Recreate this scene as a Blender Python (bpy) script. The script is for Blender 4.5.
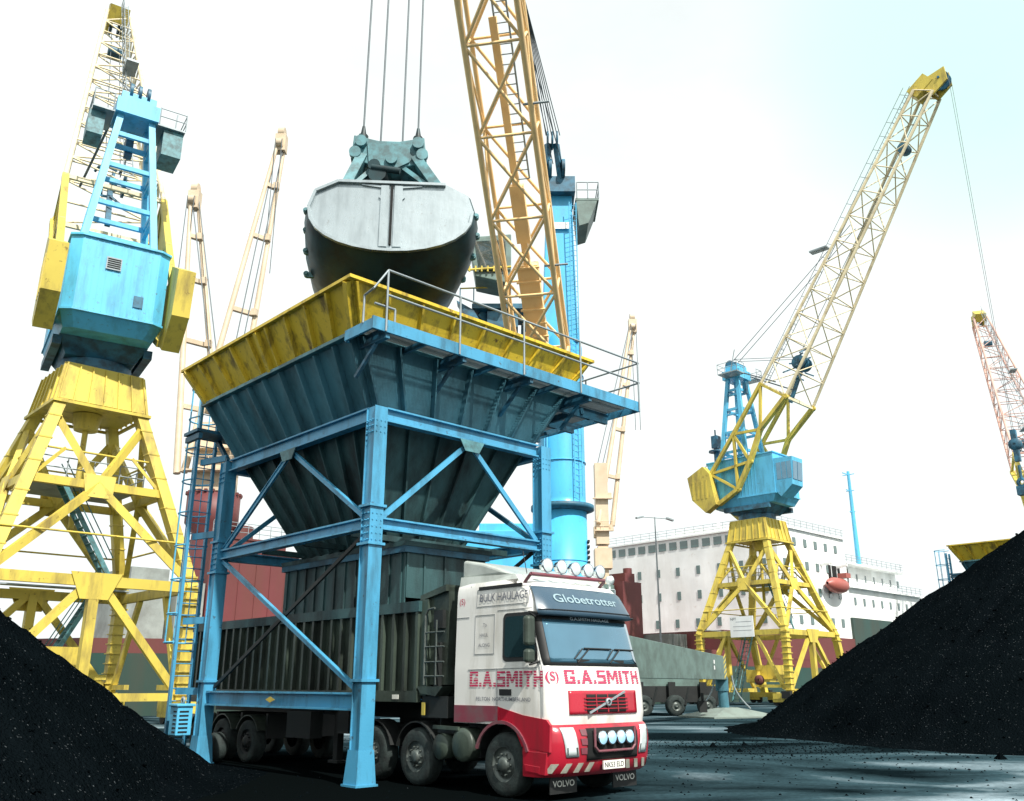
import bpy, math, random
from mathutils import Vector, Matrix
for _o in list(bpy.data.objects): bpy.data.objects.remove(_o)
SC = bpy.context.scene; COL = SC.collection
R = math.radians; PI = math.pi
random.seed(7)

# ------------------------------------------------------------------ camera, world, sun, exposure
cam = bpy.data.cameras.new('camera'); camo = bpy.data.objects.new('camera', cam); COL.objects.link(camo)
cam.sensor_fit = 'HORIZONTAL'; cam.sensor_width = 36.0; cam.lens = 886.0 / 1024 * 36
cam.clip_start = 0.1; cam.clip_end = 6000
camo.location = (0, 0, 1.76); camo.rotation_euler = (R(90 + 17.75), 0, 0)
SC.camera = camo

SUN_EL, SUN_AZ = 48.0, 150.0       # azimuth clockwise from +Y : behind the camera, to the right
sd = Vector((math.sin(R(SUN_AZ)) * math.cos(R(SUN_EL)), math.cos(R(SUN_AZ)) * math.cos(R(SUN_EL)), math.sin(R(SUN_EL))))
wd = bpy.data.worlds.new('World'); SC.world = wd; wd.use_nodes = True
nt = wd.node_tree; nt.nodes.clear()
wo = nt.nodes.new('ShaderNodeOutputWorld'); bg = nt.nodes.new('ShaderNodeBackground')
sky = nt.nodes.new('ShaderNodeTexSky'); sky.sky_type = 'NISHITA'; sky.sun_disc = False
sky.sun_elevation = R(SUN_EL); sky.sun_rotation = R(SUN_AZ); sky.air_density = 1.0; sky.dust_density = 3.0; sky.ozone_density = 1.0
hs = nt.nodes.new('ShaderNodeHueSaturation'); hs.inputs['Saturation'].default_value = 0.55
tc = nt.nodes.new('ShaderNodeTexCoord'); mp = nt.nodes.new('ShaderNodeMapping'); mp.inputs['Scale'].default_value = (1, 1, 2.4)
cn = nt.nodes.new('ShaderNodeTexNoise'); cn.inputs['Scale'].default_value = 1.6; cn.inputs['Detail'].default_value = 7; cn.inputs['Roughness'].default_value = 0.55
cr = nt.nodes.new('ShaderNodeValToRGB'); cr.color_ramp.elements[0].position = 0.30; cr.color_ramp.elements[1].position = 0.55
cr.color_ramp.elements[0].color = (.80, .80, .80, 1); cr.color_ramp.elements[1].color = (1, 1, 1, 1)
mx = nt.nodes.new('ShaderNodeMixRGB'); mx.inputs[2].default_value = (9.1, 9.7, 9.6, 1)
nt.links.new(sky.outputs[0], hs.inputs['Color']); nt.links.new(tc.outputs['Generated'], mp.inputs[0]); nt.links.new(mp.outputs[0], cn.inputs['Vector'])
nt.links.new(cn.outputs['Fac'], cr.inputs[0]); nt.links.new(cr.outputs[0], mx.inputs[0]); nt.links.new(hs.outputs[0], mx.inputs[1])
dt = nt.nodes.new('ShaderNodeVectorMath'); dt.operation = 'DOT_PRODUCT'; dt.inputs[1].default_value = (.44, .67, .60); nt.links.new(tc.outputs['Generated'], dt.inputs[0])
dr = nt.nodes.new('ShaderNodeMapRange'); dr.interpolation_type = 'SMOOTHSTEP'; dr.inputs['From Min'].default_value = .968; dr.inputs['From Max'].default_value = 1.0; dr.inputs['To Max'].default_value = 1.0; nt.links.new(dt.outputs['Value'], dr.inputs['Value'])
dm = nt.nodes.new('ShaderNodeMath'); dm.operation = 'MULTIPLY'; nt.links.new(dr.outputs[0], dm.inputs[0]); nt.links.new(cn.outputs['Fac'], dm.inputs[1])
m2 = nt.nodes.new('ShaderNodeMixRGB'); m2.inputs[2].default_value = (4.4, 8.6, 7.9, 1); nt.links.new(dm.outputs[0], m2.inputs[0]); nt.links.new(mx.outputs[0], m2.inputs[1])
nt.links.new(m2.outputs[0], bg.inputs['Color']); bg.inputs['Strength'].default_value = 0.08
nt.links.new(bg.outputs[0], wo.inputs['Surface'])
sl = bpy.data.lights.new('sun', 'SUN'); sl.energy = 4.4; sl.angle = R(1.0); sl.color = (1.0, .96, .89)
slo = bpy.data.objects.new('sun', sl); COL.objects.link(slo); slo.rotation_euler = (-sd).to_track_quat('-Z', 'Y').to_euler()
SC.view_settings.view_transform = 'Standard'; SC.view_settings.look = 'None'
SC.view_settings.exposure = 0.55; SC.view_settings.gamma = 1.0; SC.view_settings.use_curve_mapping = False

# ------------------------------------------------------------------ materials
def mat(name, col, rough=.5, metal=0., dirt=None, damt=0., dscale=1.2, streak=False, bump=0., bscale=30., var=.12, spec=None, lo=.42, hi=.62, coat=0., chips=0., chipcol=(.10, .045, .02), cscale=5.):
    m = bpy.data.materials.new(name); m.use_nodes = True; n = m.node_tree; n.nodes.clear(); L = n.links
    out = n.nodes.new('ShaderNodeOutputMaterial'); p = n.nodes.new('ShaderNodeBsdfPrincipled'); L.new(p.outputs[0], out.inputs[0])
    p.inputs['Metallic'].default_value = metal
    if spec is not None: p.inputs['Specular IOR Level'].default_value = spec
    if coat: p.inputs['Coat Weight'].default_value = coat
    t = n.nodes.new('ShaderNodeTexCoord'); mpn = n.nodes.new('ShaderNodeMapping'); L.new(t.outputs['Object'], mpn.inputs[0])
    if streak: mpn.inputs['Scale'].default_value = (1, 1, .22)
    a = n.nodes.new('ShaderNodeTexNoise'); a.inputs['Scale'].default_value = dscale; a.inputs['Detail'].default_value = 8; a.inputs['Roughness'].default_value = .65
    L.new(mpn.outputs[0], a.inputs['Vector'])
    b = n.nodes.new('ShaderNodeTexNoise'); b.inputs['Scale'].default_value = .35; b.inputs['Detail'].default_value = 4; L.new(t.outputs['Object'], b.inputs['Vector'])
    v = n.nodes.new('ShaderNodeMapRange'); v.inputs['To Min'].default_value = 1 - var; v.inputs['To Max'].default_value = 1 + var
    v.inputs['From Min'].default_value = .3; v.inputs['From Max'].default_value = .7
    L.new(b.outputs['Fac'], v.inputs['Value'])
    vm = n.nodes.new('ShaderNodeVectorMath'); vm.operation = 'SCALE'; vm.inputs[0].default_value = col[:3]; L.new(v.outputs[0], vm.inputs['Scale'])
    last = vm.outputs[0]
    rr = n.nodes.new('ShaderNodeMapRange'); rr.inputs['To Min'].default_value = max(0.02, rough - .12); rr.inputs['To Max'].default_value = min(1, rough + .15)
    L.new(a.outputs['Fac'], rr.inputs['Value']); L.new(rr.outputs[0], p.inputs['Roughness'])
    if dirt:
        ra = n.nodes.new('ShaderNodeMapRange'); ra.inputs['From Min'].default_value = lo; ra.inputs['From Max'].default_value = hi; ra.inputs['To Max'].default_value = damt
        L.new(a.outputs['Fac'], ra.inputs['Value'])
        mi = n.nodes.new('ShaderNodeMixRGB'); mi.inputs[2].default_value = (*dirt, 1); L.new(last, mi.inputs[1]); L.new(ra.outputs[0], mi.inputs[0]); last = mi.outputs[0]
    if chips:
        k1 = n.nodes.new('ShaderNodeTexNoise'); k1.inputs['Scale'].default_value = cscale; k1.inputs['Detail'].default_value = 10; k1.inputs['Roughness'].default_value = .75; L.new(t.outputs['Object'], k1.inputs['Vector'])
        k2 = n.nodes.new('ShaderNodeMapRange'); k2.inputs['From Min'].default_value = .60; k2.inputs['From Max'].default_value = .66; k2.inputs['To Max'].default_value = chips; L.new(k1.outputs['Fac'], k2.inputs['Value'])
        k3 = n.nodes.new('ShaderNodeMixRGB'); k3.inputs[2].default_value = (*chipcol, 1); L.new(last, k3.inputs[1]); L.new(k2.outputs[0], k3.inputs[0]); last = k3.outputs[0]
    L.new(last, p.inputs['Base Color'])
    if bump:
        c = n.nodes.new('ShaderNodeTexNoise'); c.inputs['Scale'].default_value = bscale; c.inputs['Detail'].default_value = 6; L.new(t.outputs['Object'], c.inputs['Vector'])
        bu = n.nodes.new('ShaderNodeBump'); bu.inputs['Strength'].default_value = bump; bu.inputs['Distance'].default_value = .05
        L.new(c.outputs['Fac'], bu.inputs['Height']); L.new(bu.outputs[0], p.inputs['Normal'])
    return m
RUST = (.11, .05, .022); SOOT = (.018, .020, .020)
M = dict(
 blue=mat('frame_blue_paint', (.065, .31, .50), .42, dirt=(.022, .06, .08), damt=.75, dscale=2.2, streak=True, lo=.48, hi=.72, bump=.08, chips=.8, chipcol=(.05, .04, .03)),
 crane_blue=mat('crane_blue_paint', (.10, .46, .70), .45, dirt=(.05, .17, .23), damt=.65, dscale=1.3, streak=True, lo=.48, hi=.7, chips=.6, cscale=3.5),
 tower_blue=mat('tower_blue_paint', (.07, .44, .74), .35, dirt=(.06, .2, .3), damt=.45, dscale=1.0, streak=True, lo=.47, hi=.72, chips=.4, cscale=4),
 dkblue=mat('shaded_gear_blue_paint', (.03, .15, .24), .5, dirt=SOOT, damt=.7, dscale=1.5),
 yellow=mat('hopper_yellow_paint', (.66, .47, .035), .5, dirt=(.07, .045, .02), damt=.8, dscale=2.8, streak=True, lo=.50, hi=.66, bump=.12, bscale=14, chips=.85),
 crane_yel=mat('crane_yellow_paint', (.60, .47, .075), .5, dirt=(.17, .12, .045), damt=.75, dscale=1.4, streak=True, lo=.49, hi=.70, chips=.8, cscale=3),
 cream=mat('jib_cream_paint', (.74, .64, .42), .5, dirt=(.2, .13, .06), damt=.5, dscale=1.3, lo=.5, hi=.7),
 orange=mat('boom_orange_paint', (.95, .66, .32), .42, dirt=(.7, .40, .16), damt=.4, dscale=1.2, lo=.5, hi=.72),
 pink=mat('faded_red_lattice_paint', (.60, .34, .27), .6, dirt=(.5, .42, .38), damt=.6, dscale=.8),
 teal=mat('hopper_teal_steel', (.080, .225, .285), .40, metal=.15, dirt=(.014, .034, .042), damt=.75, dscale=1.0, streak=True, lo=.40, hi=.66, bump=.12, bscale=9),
 teal_dk=mat('shade_dark_dusty_steel', (.040, .100, .105), .5, metal=.2, dirt=(.008, .012, .013), damt=.9, dscale=1.2, streak=True, lo=.4, hi=.62, bump=.1),  # coal-dusty teal, darkened so the colour itself carries the underside shade
 trailer=mat('grimy_green_trailer_paint', (.060, .082, .064), .42, metal=.15, dirt=(.012, .014, .012), damt=.85, dscale=1.6, streak=True, lo=.42, hi=.65, bump=.1, bscale=12),
 steel=mat('worn_grab_steel', (.44, .50, .52), .28, metal=.6, dirt=(.14, .17, .18), damt=.5, dscale=3.5, streak=True, lo=.45, hi=.7, bump=.22, bscale=1.6, chips=.35, chipcol=(.16, .13, .10), cscale=7),
 grab_dk=mat('grab_shell_steel', (.022, .055, .062), .45, metal=.3, dirt=SOOT, damt=.8, dscale=1.2),
 grab_teal=mat('grab_head_teal_paint', (.10, .27, .30), .5, dirt=(.04, .06, .06), damt=.7, dscale=3),
 galv=mat('galvanised_steel', (.30, .35, .37), .5, metal=.2, dirt=(.15, .17, .17), damt=.5),
 rope=mat('wire_rope', (.12, .14, .15), .55, metal=.5),
 white=mat('cab_white_paint', (.78, .77, .73), .22, dirt=(.36, .34, .28), damt=.6, dscale=2.4, streak=True, lo=.47, hi=.72, coat=.3, var=.04),
 fair=mat('roof_fairing_paint', (.50, .54, .50), .3, dirt=(.25, .27, .24), damt=.5, dscale=2, coat=.2),
 red=mat('bumper_red_paint', (.42, .015, .034), .28, dirt=(.09, .02, .022), damt=.55, dscale=2.2, streak=True, lo=.48, hi=.72, coat=.3),
 maroon=mat('lower_panel_dusty_red', (.20, .045, .065), .4, dirt=(.14, .11, .11), damt=.6, dscale=2.5),
 letter=mat('lettering_red', (.52, .03, .10), .4), grey_let=mat('lettering_grey', (.16, .17, .20), .5), seam=mat('panel_gap_grey', (.30, .31, .31), .6), visor_let=mat('lettering_dull_silver', (.24, .34, .38), .5), pale=mat('lettering_pale', (.55, .66, .72), .5, var=.02),
 visor=mat('visor_slate_plastic', (.035, .075, .115), .3, coat=.3, dirt=(.06, .1, .13), damt=.4, dscale=2),
 black=mat('black_rubber_trim', (.012, .013, .013), .55), tyre=mat('dusty_tyre_rubber', (.020, .032, .030), .8, dirt=(.006, .008, .008), damt=.7, dscale=6, bump=.2),
 rim=mat('wheel_rim_steel', (.11, .13, .12), .45, metal=.4, dirt=(.05, .06, .055), damt=.7, dscale=6),
 chassis=mat('chassis_black', (.008, .010, .010), .6, dirt=(.02, .024, .022), damt=.4), 
 chrome=mat('lamp_chrome', (.75, .82, .86), .08, metal=1.), plate=mat('number_plate_white', (.75, .75, .68), .4, var=.02), stripe_w=mat('reflective_dirty_white', (.42, .43, .36), .4, dirt=(.15, .15, .12), damt=.5, dscale=6),
 coal=None, ship_w=mat('ship_white_paint', (.88, .90, .89), .45, dirt=(.60, .58, .54), damt=.35, dscale=.4, streak=True, chips=.3, chipcol=(.45, .33, .25), cscale=.9),
 ship_g=mat('ship_hull_dark_green', (.020, .060, .050), .45, dirt=(.06, .05, .035), damt=.5, dscale=.3, streak=True), ship_r=mat('ship_dull_red_paint', (.14, .034, .036), .55, dirt=(.12, .04, .03), damt=.6, dscale=.5, streak=True),
 ship_grey=mat('ship_grey_paint', (.30, .34, .32), .55, dirt=(.1, .1, .09), damt=.5, dscale=.5), boat=mat('lifeboat_orange_red', (.36, .10, .08), .4),
 outr=mat('outrigger_grey_green', (.13, .20, .18), .5, dirt=(.06, .08, .07), damt=.6, dscale=1.2), dark_open=mat('dark_recess', (.006, .007, .007), .9), pad=mat('pad_pale_steel', (.20, .25, .22), .6, dirt=(.15, .17, .15), damt=.6, dscale=1.5),
 tan=mat('ship_crane_cream_paint', (.62, .50, .36), .5, dirt=(.45, .33, .2), damt=.4, dscale=.6),
)
def glass(name, col, rough=.05, metal=0.):
    m = bpy.data.materials.new(name); m.use_nodes = True; n = m.node_tree; p = n.nodes['Principled BSDF']
    t = n.nodes.new('ShaderNodeTexCoord'); a = n.nodes.new('ShaderNodeTexNoise'); a.inputs['Scale'].default_value = 1.3; n.links.new(t.outputs['Object'], a.inputs['Vector'])
    r = n.nodes.new('ShaderNodeMixRGB'); r.inputs[1].default_value = (*col, 1); r.inputs[2].default_value = (*[c * 1.8 for c in col], 1)
    n.links.new(a.outputs['Fac'], r.inputs[0]); n.links.new(r.outputs[0], p.inputs['Base Color']); p.inputs['Roughness'].default_value = rough
    p.inputs['Metallic'].default_value = metal; p.inputs['Specular IOR Level'].default_value = 1.0; p.inputs['Coat Weight'].default_value = 1.0; p.inputs['Coat Roughness'].default_value = .03
    return m
M['glass'] = glass('sky_reflection_blue_glass', (.07, .17, .24), .05, .55); M['glass_dk'] = glass('side_window_glass', (.012, .03, .035)); M['win'] = glass('ship_window_glass', (.03, .07, .065), .2)  # windscreen blue is painted in for the sky it would mirror
M['lens'] = glass('headlamp_lens', (.45, .50, .50), .1); M['blue_lens'] = glass('spot_lamp_lens', (.35, .60, .80), .08)

def coal_mat():
    m = bpy.data.materials.new('loose_black_coal'); m.use_nodes = True; n = m.node_tree; L = n.links; p = n.nodes['Principled BSDF']
    t = n.nodes.new('ShaderNodeTexCoord')
    v = n.nodes.new('ShaderNodeTexVoronoi'); v.inputs['Scale'].default_value = 16; L.new(t.outputs['Object'], v.inputs['Vector'])
    v2 = n.nodes.new('ShaderNodeTexVoronoi'); v2.inputs['Scale'].default_value = 42; L.new(t.outputs['Object'], v2.inputs['Vector'])
    no = n.nodes.new('ShaderNodeTexNoise'); no.inputs['Scale'].default_value = .7; no.inputs['Detail'].default_value = 9; L.new(t.outputs['Object'], no.inputs['Vector'])
    c = n.nodes.new('ShaderNodeMixRGB'); c.inputs[1].default_value = (.0012, .0022, .0028, 1); c.inputs[2].default_value = (.0040, .0066, .0082, 1); L.new(no.outputs['Fac'], c.inputs[0])
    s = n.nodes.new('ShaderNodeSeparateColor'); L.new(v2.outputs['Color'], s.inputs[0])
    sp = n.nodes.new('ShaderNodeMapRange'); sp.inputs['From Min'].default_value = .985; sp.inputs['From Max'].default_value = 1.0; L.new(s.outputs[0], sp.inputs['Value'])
    c2 = n.nodes.new('ShaderNodeMixRGB'); c2.inputs[2].default_value = (.06, .07, .075, 1); L.new(sp.outputs[0], c2.inputs[0]); L.new(c.outputs[0], c2.inputs[1])  # sparse pale specks painted in as glints on the matt coal
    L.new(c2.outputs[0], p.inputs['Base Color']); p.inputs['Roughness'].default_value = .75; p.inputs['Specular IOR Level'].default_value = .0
    ad = n.nodes.new('ShaderNodeMath'); ad.operation = 'MULTIPLY_ADD'; ad.inputs[1].default_value = .45; L.new(v2.outputs['Distance'], ad.inputs[0]); L.new(v.outputs['Distance'], ad.inputs[2])
    b = n.nodes.new('ShaderNodeBump'); b.inputs['Strength'].default_value = .9; b.inputs['Distance'].default_value = .06; L.new(ad.outputs[0], b.inputs['Height']); L.new(b.outputs[0], p.inputs['Normal'])
    return m
M['coal'] = coal_mat()

def ground_mat():
    m = bpy.data.materials.new('dusty_streaked_quay_concrete'); m.use_nodes = True; n = m.node_tree; L = n.links; p = n.nodes['Principled BSDF']
    t = n.nodes.new('ShaderNodeTexCoord'); mpn = n.nodes.new('ShaderNodeMapping'); L.new(t.outputs['Object'], mpn.inputs[0])
    mpn.inputs['Rotation'].default_value = (0, 0, R(-6)); mpn.inputs['Scale'].default_value = (.22, .42, 1)
    a = n.nodes.new('ShaderNodeTexNoise'); a.inputs['Scale'].default_value = .55; a.inputs['Detail'].default_value = 9; a.inputs['Roughness'].default_value = .52; a.inputs['Distortion'].default_value = .9; L.new(mpn.outputs[0], a.inputs['Vector'])
    r1 = n.nodes.new('ShaderNodeValToRGB'); e = r1.color_ramp.elements; e[0].position = .36; e[1].position = .70
    e[0].color = (.006, .013, .016, 1); e[1].color = (.42, .54, .60, 1); q = r1.color_ramp.elements.new(.53); q.color = (.050, .098, .118, 1); L.new(a.outputs['Fac'], r1.inputs[0])  # pale blue-grey streaks over a near-black base
    f = n.nodes.new('ShaderNodeTexNoise'); f.inputs['Scale'].default_value = 9; f.inputs['Detail'].default_value = 8; L.new(t.outputs['Object'], f.inputs['Vector'])
    mu = n.nodes.new('ShaderNodeMixRGB'); mu.blend_type = 'MULTIPLY'; mu.inputs[0].default_value = .75; L.new(r1.outputs[0], mu.inputs[1]); L.new(f.outputs['Fac'], mu.inputs[2])
    # coal dust round hopper and near heap, blackened to paint in deep shade too
    ds = n.nodes.new('ShaderNodeVectorMath'); ds.operation = 'DISTANCE'; ds.inputs[1].default_value = (-6, 17.5, 0); L.new(t.outputs['Object'], ds.inputs[0])
    w2 = n.nodes.new('ShaderNodeTexNoise'); w2.inputs['Scale'].default_value = .35; w2.inputs['Detail'].default_value = 6; L.new(t.outputs['Object'], w2.inputs['Vector'])
    sm = n.nodes.new('ShaderNodeMath'); sm.operation = 'MULTIPLY_ADD'; sm.inputs[1].default_value = 7; L.new(w2.outputs['Fac'], sm.inputs[0]); L.new(ds.outputs['Value'], sm.inputs[2])
    mr = n.nodes.new('ShaderNodeMapRange'); mr.inputs['From Min'].default_value = 9.5; mr.inputs['From Max'].default_value = 13.5; L.new(sm.outputs[0], mr.inputs['Value'])
    cd = n.nodes.new('ShaderNodeMixRGB'); cd.inputs[1].default_value = (.0022, .0034, .0036, 1); L.new(mr.outputs[0], cd.inputs[0]); L.new(mu.outputs[0], cd.inputs[2])
    L.new(cd.outputs[0], p.inputs['Base Color'])
    rr = n.nodes.new('ShaderNodeMapRange'); rr.inputs['From Min'].default_value = .4; rr.inputs['From Max'].default_value = .6; rr.inputs['To Min'].default_value = .55; rr.inputs['To Max'].default_value = .85
    L.new(a.outputs['Fac'], rr.inputs['Value']); L.new(rr.outputs[0], p.inputs['Roughness']); p.inputs['Specular IOR Level'].default_value = .0
    b = n.nodes.new('ShaderNodeBump'); b.inputs['Strength'].default_value = .5; b.inputs['Distance'].default_value = .03; L.new(f.outputs['Fac'], b.inputs['Height']); L.new(b.outputs[0], p.inputs['Normal'])
    return m
M['ground'] = ground_mat()
M['water'] = mat('dock_water', (.03, .06, .07), .12, bump=.3, bscale=.8)
M['quay'] = mat('quay_wall_concrete', (.18, .18, .17), .8, dirt=(.05, .05, .045), damt=.7)

# ------------------------------------------------------------------ mesh builder
SPLIT = {'plate_joint', 'limit_switch_box', 'arm', 'side_locker', 'walkway', 'wiper', 'wiper_box', 'side_opening', 'hatch_cover', 'davit', 'mirror_arm', 'air_tank', 'motor_box', 'bogie', 'bogie_wheel', 'mast_platform', 'bumper_vent', 'forecastle_house', 'radar_mast', 'head_plate', 'ram_gear', 'stairs', 'gusset', 'underframe', 'cab_bracket', 'jib_sheave', 'sheave', 'mudguard', 'trailer_mudguard', 'jib', 'rope', 'winch_platform', 'landing', 'edge_lug', 'crane_house', 'panel_lettering', 'hose', 'turntable', 'stay_rope'}
class MB:
    def __init__(s): s.v = []; s.f = []; s.sm = []
    def add(s, vs, fs, smooth=False):
        o = len(s.v); s.v += [tuple(v) for v in vs]; s.f += [tuple(i + o for i in f) for f in fs]; s.sm += [smooth] * len(fs)
    def box(s, c, d, rot=None):
        x, y, z = d[0] / 2, d[1] / 2, d[2] / 2
        vs = [Vector((a * x, b * y, e * z)) for e in (-1, 1) for b in (-1, 1) for a in (-1, 1)]
        if rot is not None: vs = [rot @ v for v in vs]
        c = Vector(c); s.add([v + c for v in vs], [(0, 2, 3, 1), (4, 5, 7, 6), (0, 1, 5, 4), (2, 6, 7, 3), (0, 4, 6, 2), (1, 3, 7, 5)])
    def bx(s, x0, x1, y0, y1, z0, z1): s.box(((x0 + x1) / 2, (y0 + y1) / 2, (z0 + z1) / 2), (abs(x1 - x0), abs(y1 - y0), abs(z1 - z0)))
    def beam(s, p0, p1, w, h=None, up=(0, 0, 1)):
        h = h or w; p0 = Vector(p0); p1 = Vector(p1); d = p1 - p0
        if d.length < 1e-6: return
        d.normalize(); up = Vector(up)
        if abs(d.dot(up)) > .98: up = Vector((1, 0, 0))
        sd_ = d.cross(up).normalized(); u = sd_.cross(d)
        vs = [p + sd_ * (a * w / 2) + u * (b * h / 2) for p in (p0, p1) for a, b in ((-1, -1), (1, -1), (1, 1), (-1, 1))]
        s.add(vs, [(0, 1, 2, 3), (7, 6, 5, 4), (0, 4, 5, 1), (1, 5, 6, 2), (2, 6, 7, 3), (3, 7, 4, 0)])
    def ibeam(s, p0, p1, w, h, t=.03, up=(0, 0, 1)):
        p0 = Vector(p0); p1 = Vector(p1); d = (p1 - p0).normalized(); up = Vector(up)
        if abs(d.dot(up)) > .98: up = Vector((1, 0, 0))
        sd_ = d.cross(up).normalized(); u = sd_.cross(d)
        for k in (-1, 1): s.beam(p0 + u * k * (h / 2 - t / 2), p1 + u * k * (h / 2 - t / 2), w, t, up)
        s.beam(p0, p1, t, h - 2 * t - .002, up)
    def tube(s, p0, p1, r, n=8, r1=None, cap=True):
        p0 = Vector(p0); p1 = Vector(p1); d = (p1 - p0)
        if d.length < 1e-6: return
        d.normalize(); up = Vector((0, 0, 1)) if abs(d.z) < .9 else Vector((1, 0, 0))
        a = d.cross(up).normalized(); b = a.cross(d); r1 = r if r1 is None else r1
        vs = [p0 + (a * math.cos(2 * PI * i / n) + b * math.sin(2 * PI * i / n)) * r for i in range(n)]
        vs += [p1 + (a * math.cos(2 * PI * i / n) + b * math.sin(2 * PI * i / n)) * r1 for i in range(n)]
        s.add(vs, [(i, (i + 1) % n, n + (i + 1) % n, n + i) for i in range(n)], True)
        if cap: s.add(vs[:n], [tuple(range(n))[::-1]]); s.add(vs[n:], [tuple(range(n))])
    def path(s, pts, r, n=6):
        for a, b in zip(pts, pts[1:]): s.tube(a, b, r, n)
    def lathe(s, c, axis, prof, n=32, smooth=True):
        c = Vector(c); ax = Vector(axis).normalized(); up = Vector((0, 0, 1)) if abs(ax.z) < .9 else Vector((1, 0, 0))
        a = ax.cross(up).normalized(); b = a.cross(ax); vs = []
        for (rr, h) in prof:
            for i in range(n):
                t = 2 * PI * i / n; vs.append(c + ax * h + (a * math.cos(t) + b * math.sin(t)) * rr)
        fs = []
        for k in range(len(prof) - 1):
            for i in range(n): j = (i + 1) % n; fs.append((k * n + i, k * n + j, (k + 1) * n + j, (k + 1) * n + i))
        s.add(vs, fs, smooth)
    def prism(s, poly, e, off=(0, 0, 0)):
        """poly: list of 3d points (planar), extruded by vector e"""
        e = Vector(e); off = Vector(off); n = len(poly); a = [Vector(p) + off for p in poly]; b = [p + e for p in a]
        s.add(a + b, [tuple(range(n))[::-1], tuple(range(n, 2 * n))] + [(i, (i + 1) % n, n + (i + 1) % n, n + i) for i in range(n)])
    def slab(s, q, t):
        """quad q (4 pts) thickened along its normal by t"""
        q = [Vector(p) for p in q]; nn = (q[1] - q[0]).cross(q[3] - q[0]).normalized(); s.prism(q, nn * t)
    def grid(s, pts, nu, nv, smooth=True):
        s.add(pts, [(j * nu + i, j * nu + i + 1, (j + 1) * nu + i + 1, (j + 1) * nu + i) for j in range(nv - 1) for i in range(nu - 1)], smooth)
    def xf(s, m): s.v = [tuple(m @ Vector(v)) for v in s.v]; return s
    def pieces(s, gap=.06):
        par = list(range(len(s.v)))
        def find(a):
            while par[a] != a: par[a] = par[par[a]]; a = par[a]
            return a
        for f in s.f:
            for i in f[1:]: par[find(i)] = find(f[0])
        comp = {}
        for k, f in enumerate(s.f): comp.setdefault(find(f[0]), []).append(k)
        boxes = []
        for fs in comp.values():
            ids = {i for k in fs for i in s.f[k]}; lo = [min(s.v[i][a] for i in ids) - gap for a in range(3)]; hi = [max(s.v[i][a] for i in ids) + gap for a in range(3)]; boxes.append([lo, hi, fs])
        ch = True
        while ch:
            ch = False
            for i in range(len(boxes)):
                for j in range(i + 1, len(boxes)):
                    A, B = boxes[i], boxes[j]
                    if all(A[0][a] < B[1][a] and B[0][a] < A[1][a] for a in range(3)):
                        A[0] = [min(x, y) for x, y in zip(A[0], B[0])]; A[1] = [max(x, y) for x, y in zip(A[1], B[1])]; A[2] += B[2]; boxes.pop(j); ch = True; break
                if ch: break
        return [b[2] for b in boxes]
    def build(s, name, material, parent=None, bevel=0):
        if name in SPLIT:
            ps = s.pieces()
            if 1 < len(ps) <= 24:
                first = None
                for fs in ps:
                    q = MB(); ids = {}
                    for k in fs:
                        for i in s.f[k]: ids.setdefault(i, len(ids))
                    q.v = [s.v[i] for i in ids]; q.f = [tuple(ids[i] for i in s.f[k]) for k in fs]; q.sm = [s.sm[k] for k in fs]
                    ob = q.build1(name, material, parent, bevel); first = first or ob
                return first
        return s.build1(name, material, parent, bevel)
    def build1(s, name, material, parent=None, bevel=0):
        me = bpy.data.meshes.new(name); me.from_pydata(s.v, [], s.f); me.polygons.foreach_set('use_smooth', s.sm); me.materials.append(material)
        me.validate(); me.update()
        o = bpy.data.objects.new(name, me); COL.objects.link(o)
        if parent: o.parent = parent
        import bmesh
        bm = bmesh.new(); bm.from_mesh(me); bmesh.ops.recalc_face_normals(bm, faces=bm.faces); bm.to_mesh(me); bm.free()
        if bevel:
            b = o.modifiers.new('bevel', 'BEVEL'); b.width = bevel; b.segments = 2; b.limit_method = 'ANGLE'; b.angle_limit = R(40)
        return o
def tag(o, label=None, cat=None, group=None, kind=None):
    if label: o['label'] = label
    if cat: o['category'] = cat
    if group: o['group'] = group
    if kind: o['kind'] = kind
    return o
def empty(name, loc, rz=0, **k):
    o = bpy.data.objects.new(name, None); COL.objects.link(o); o.location = loc; o.rotation_euler = (0, 0, rz); o.empty_display_size = .5
    return tag(o, **k)
def copy_tree(o, parent=None):
    c = o.copy(); COL.objects.link(c); c.parent = parent
    for ch in [x for x in bpy.data.objects if x.parent == o]: copy_tree(ch, c)
    return c
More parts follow.
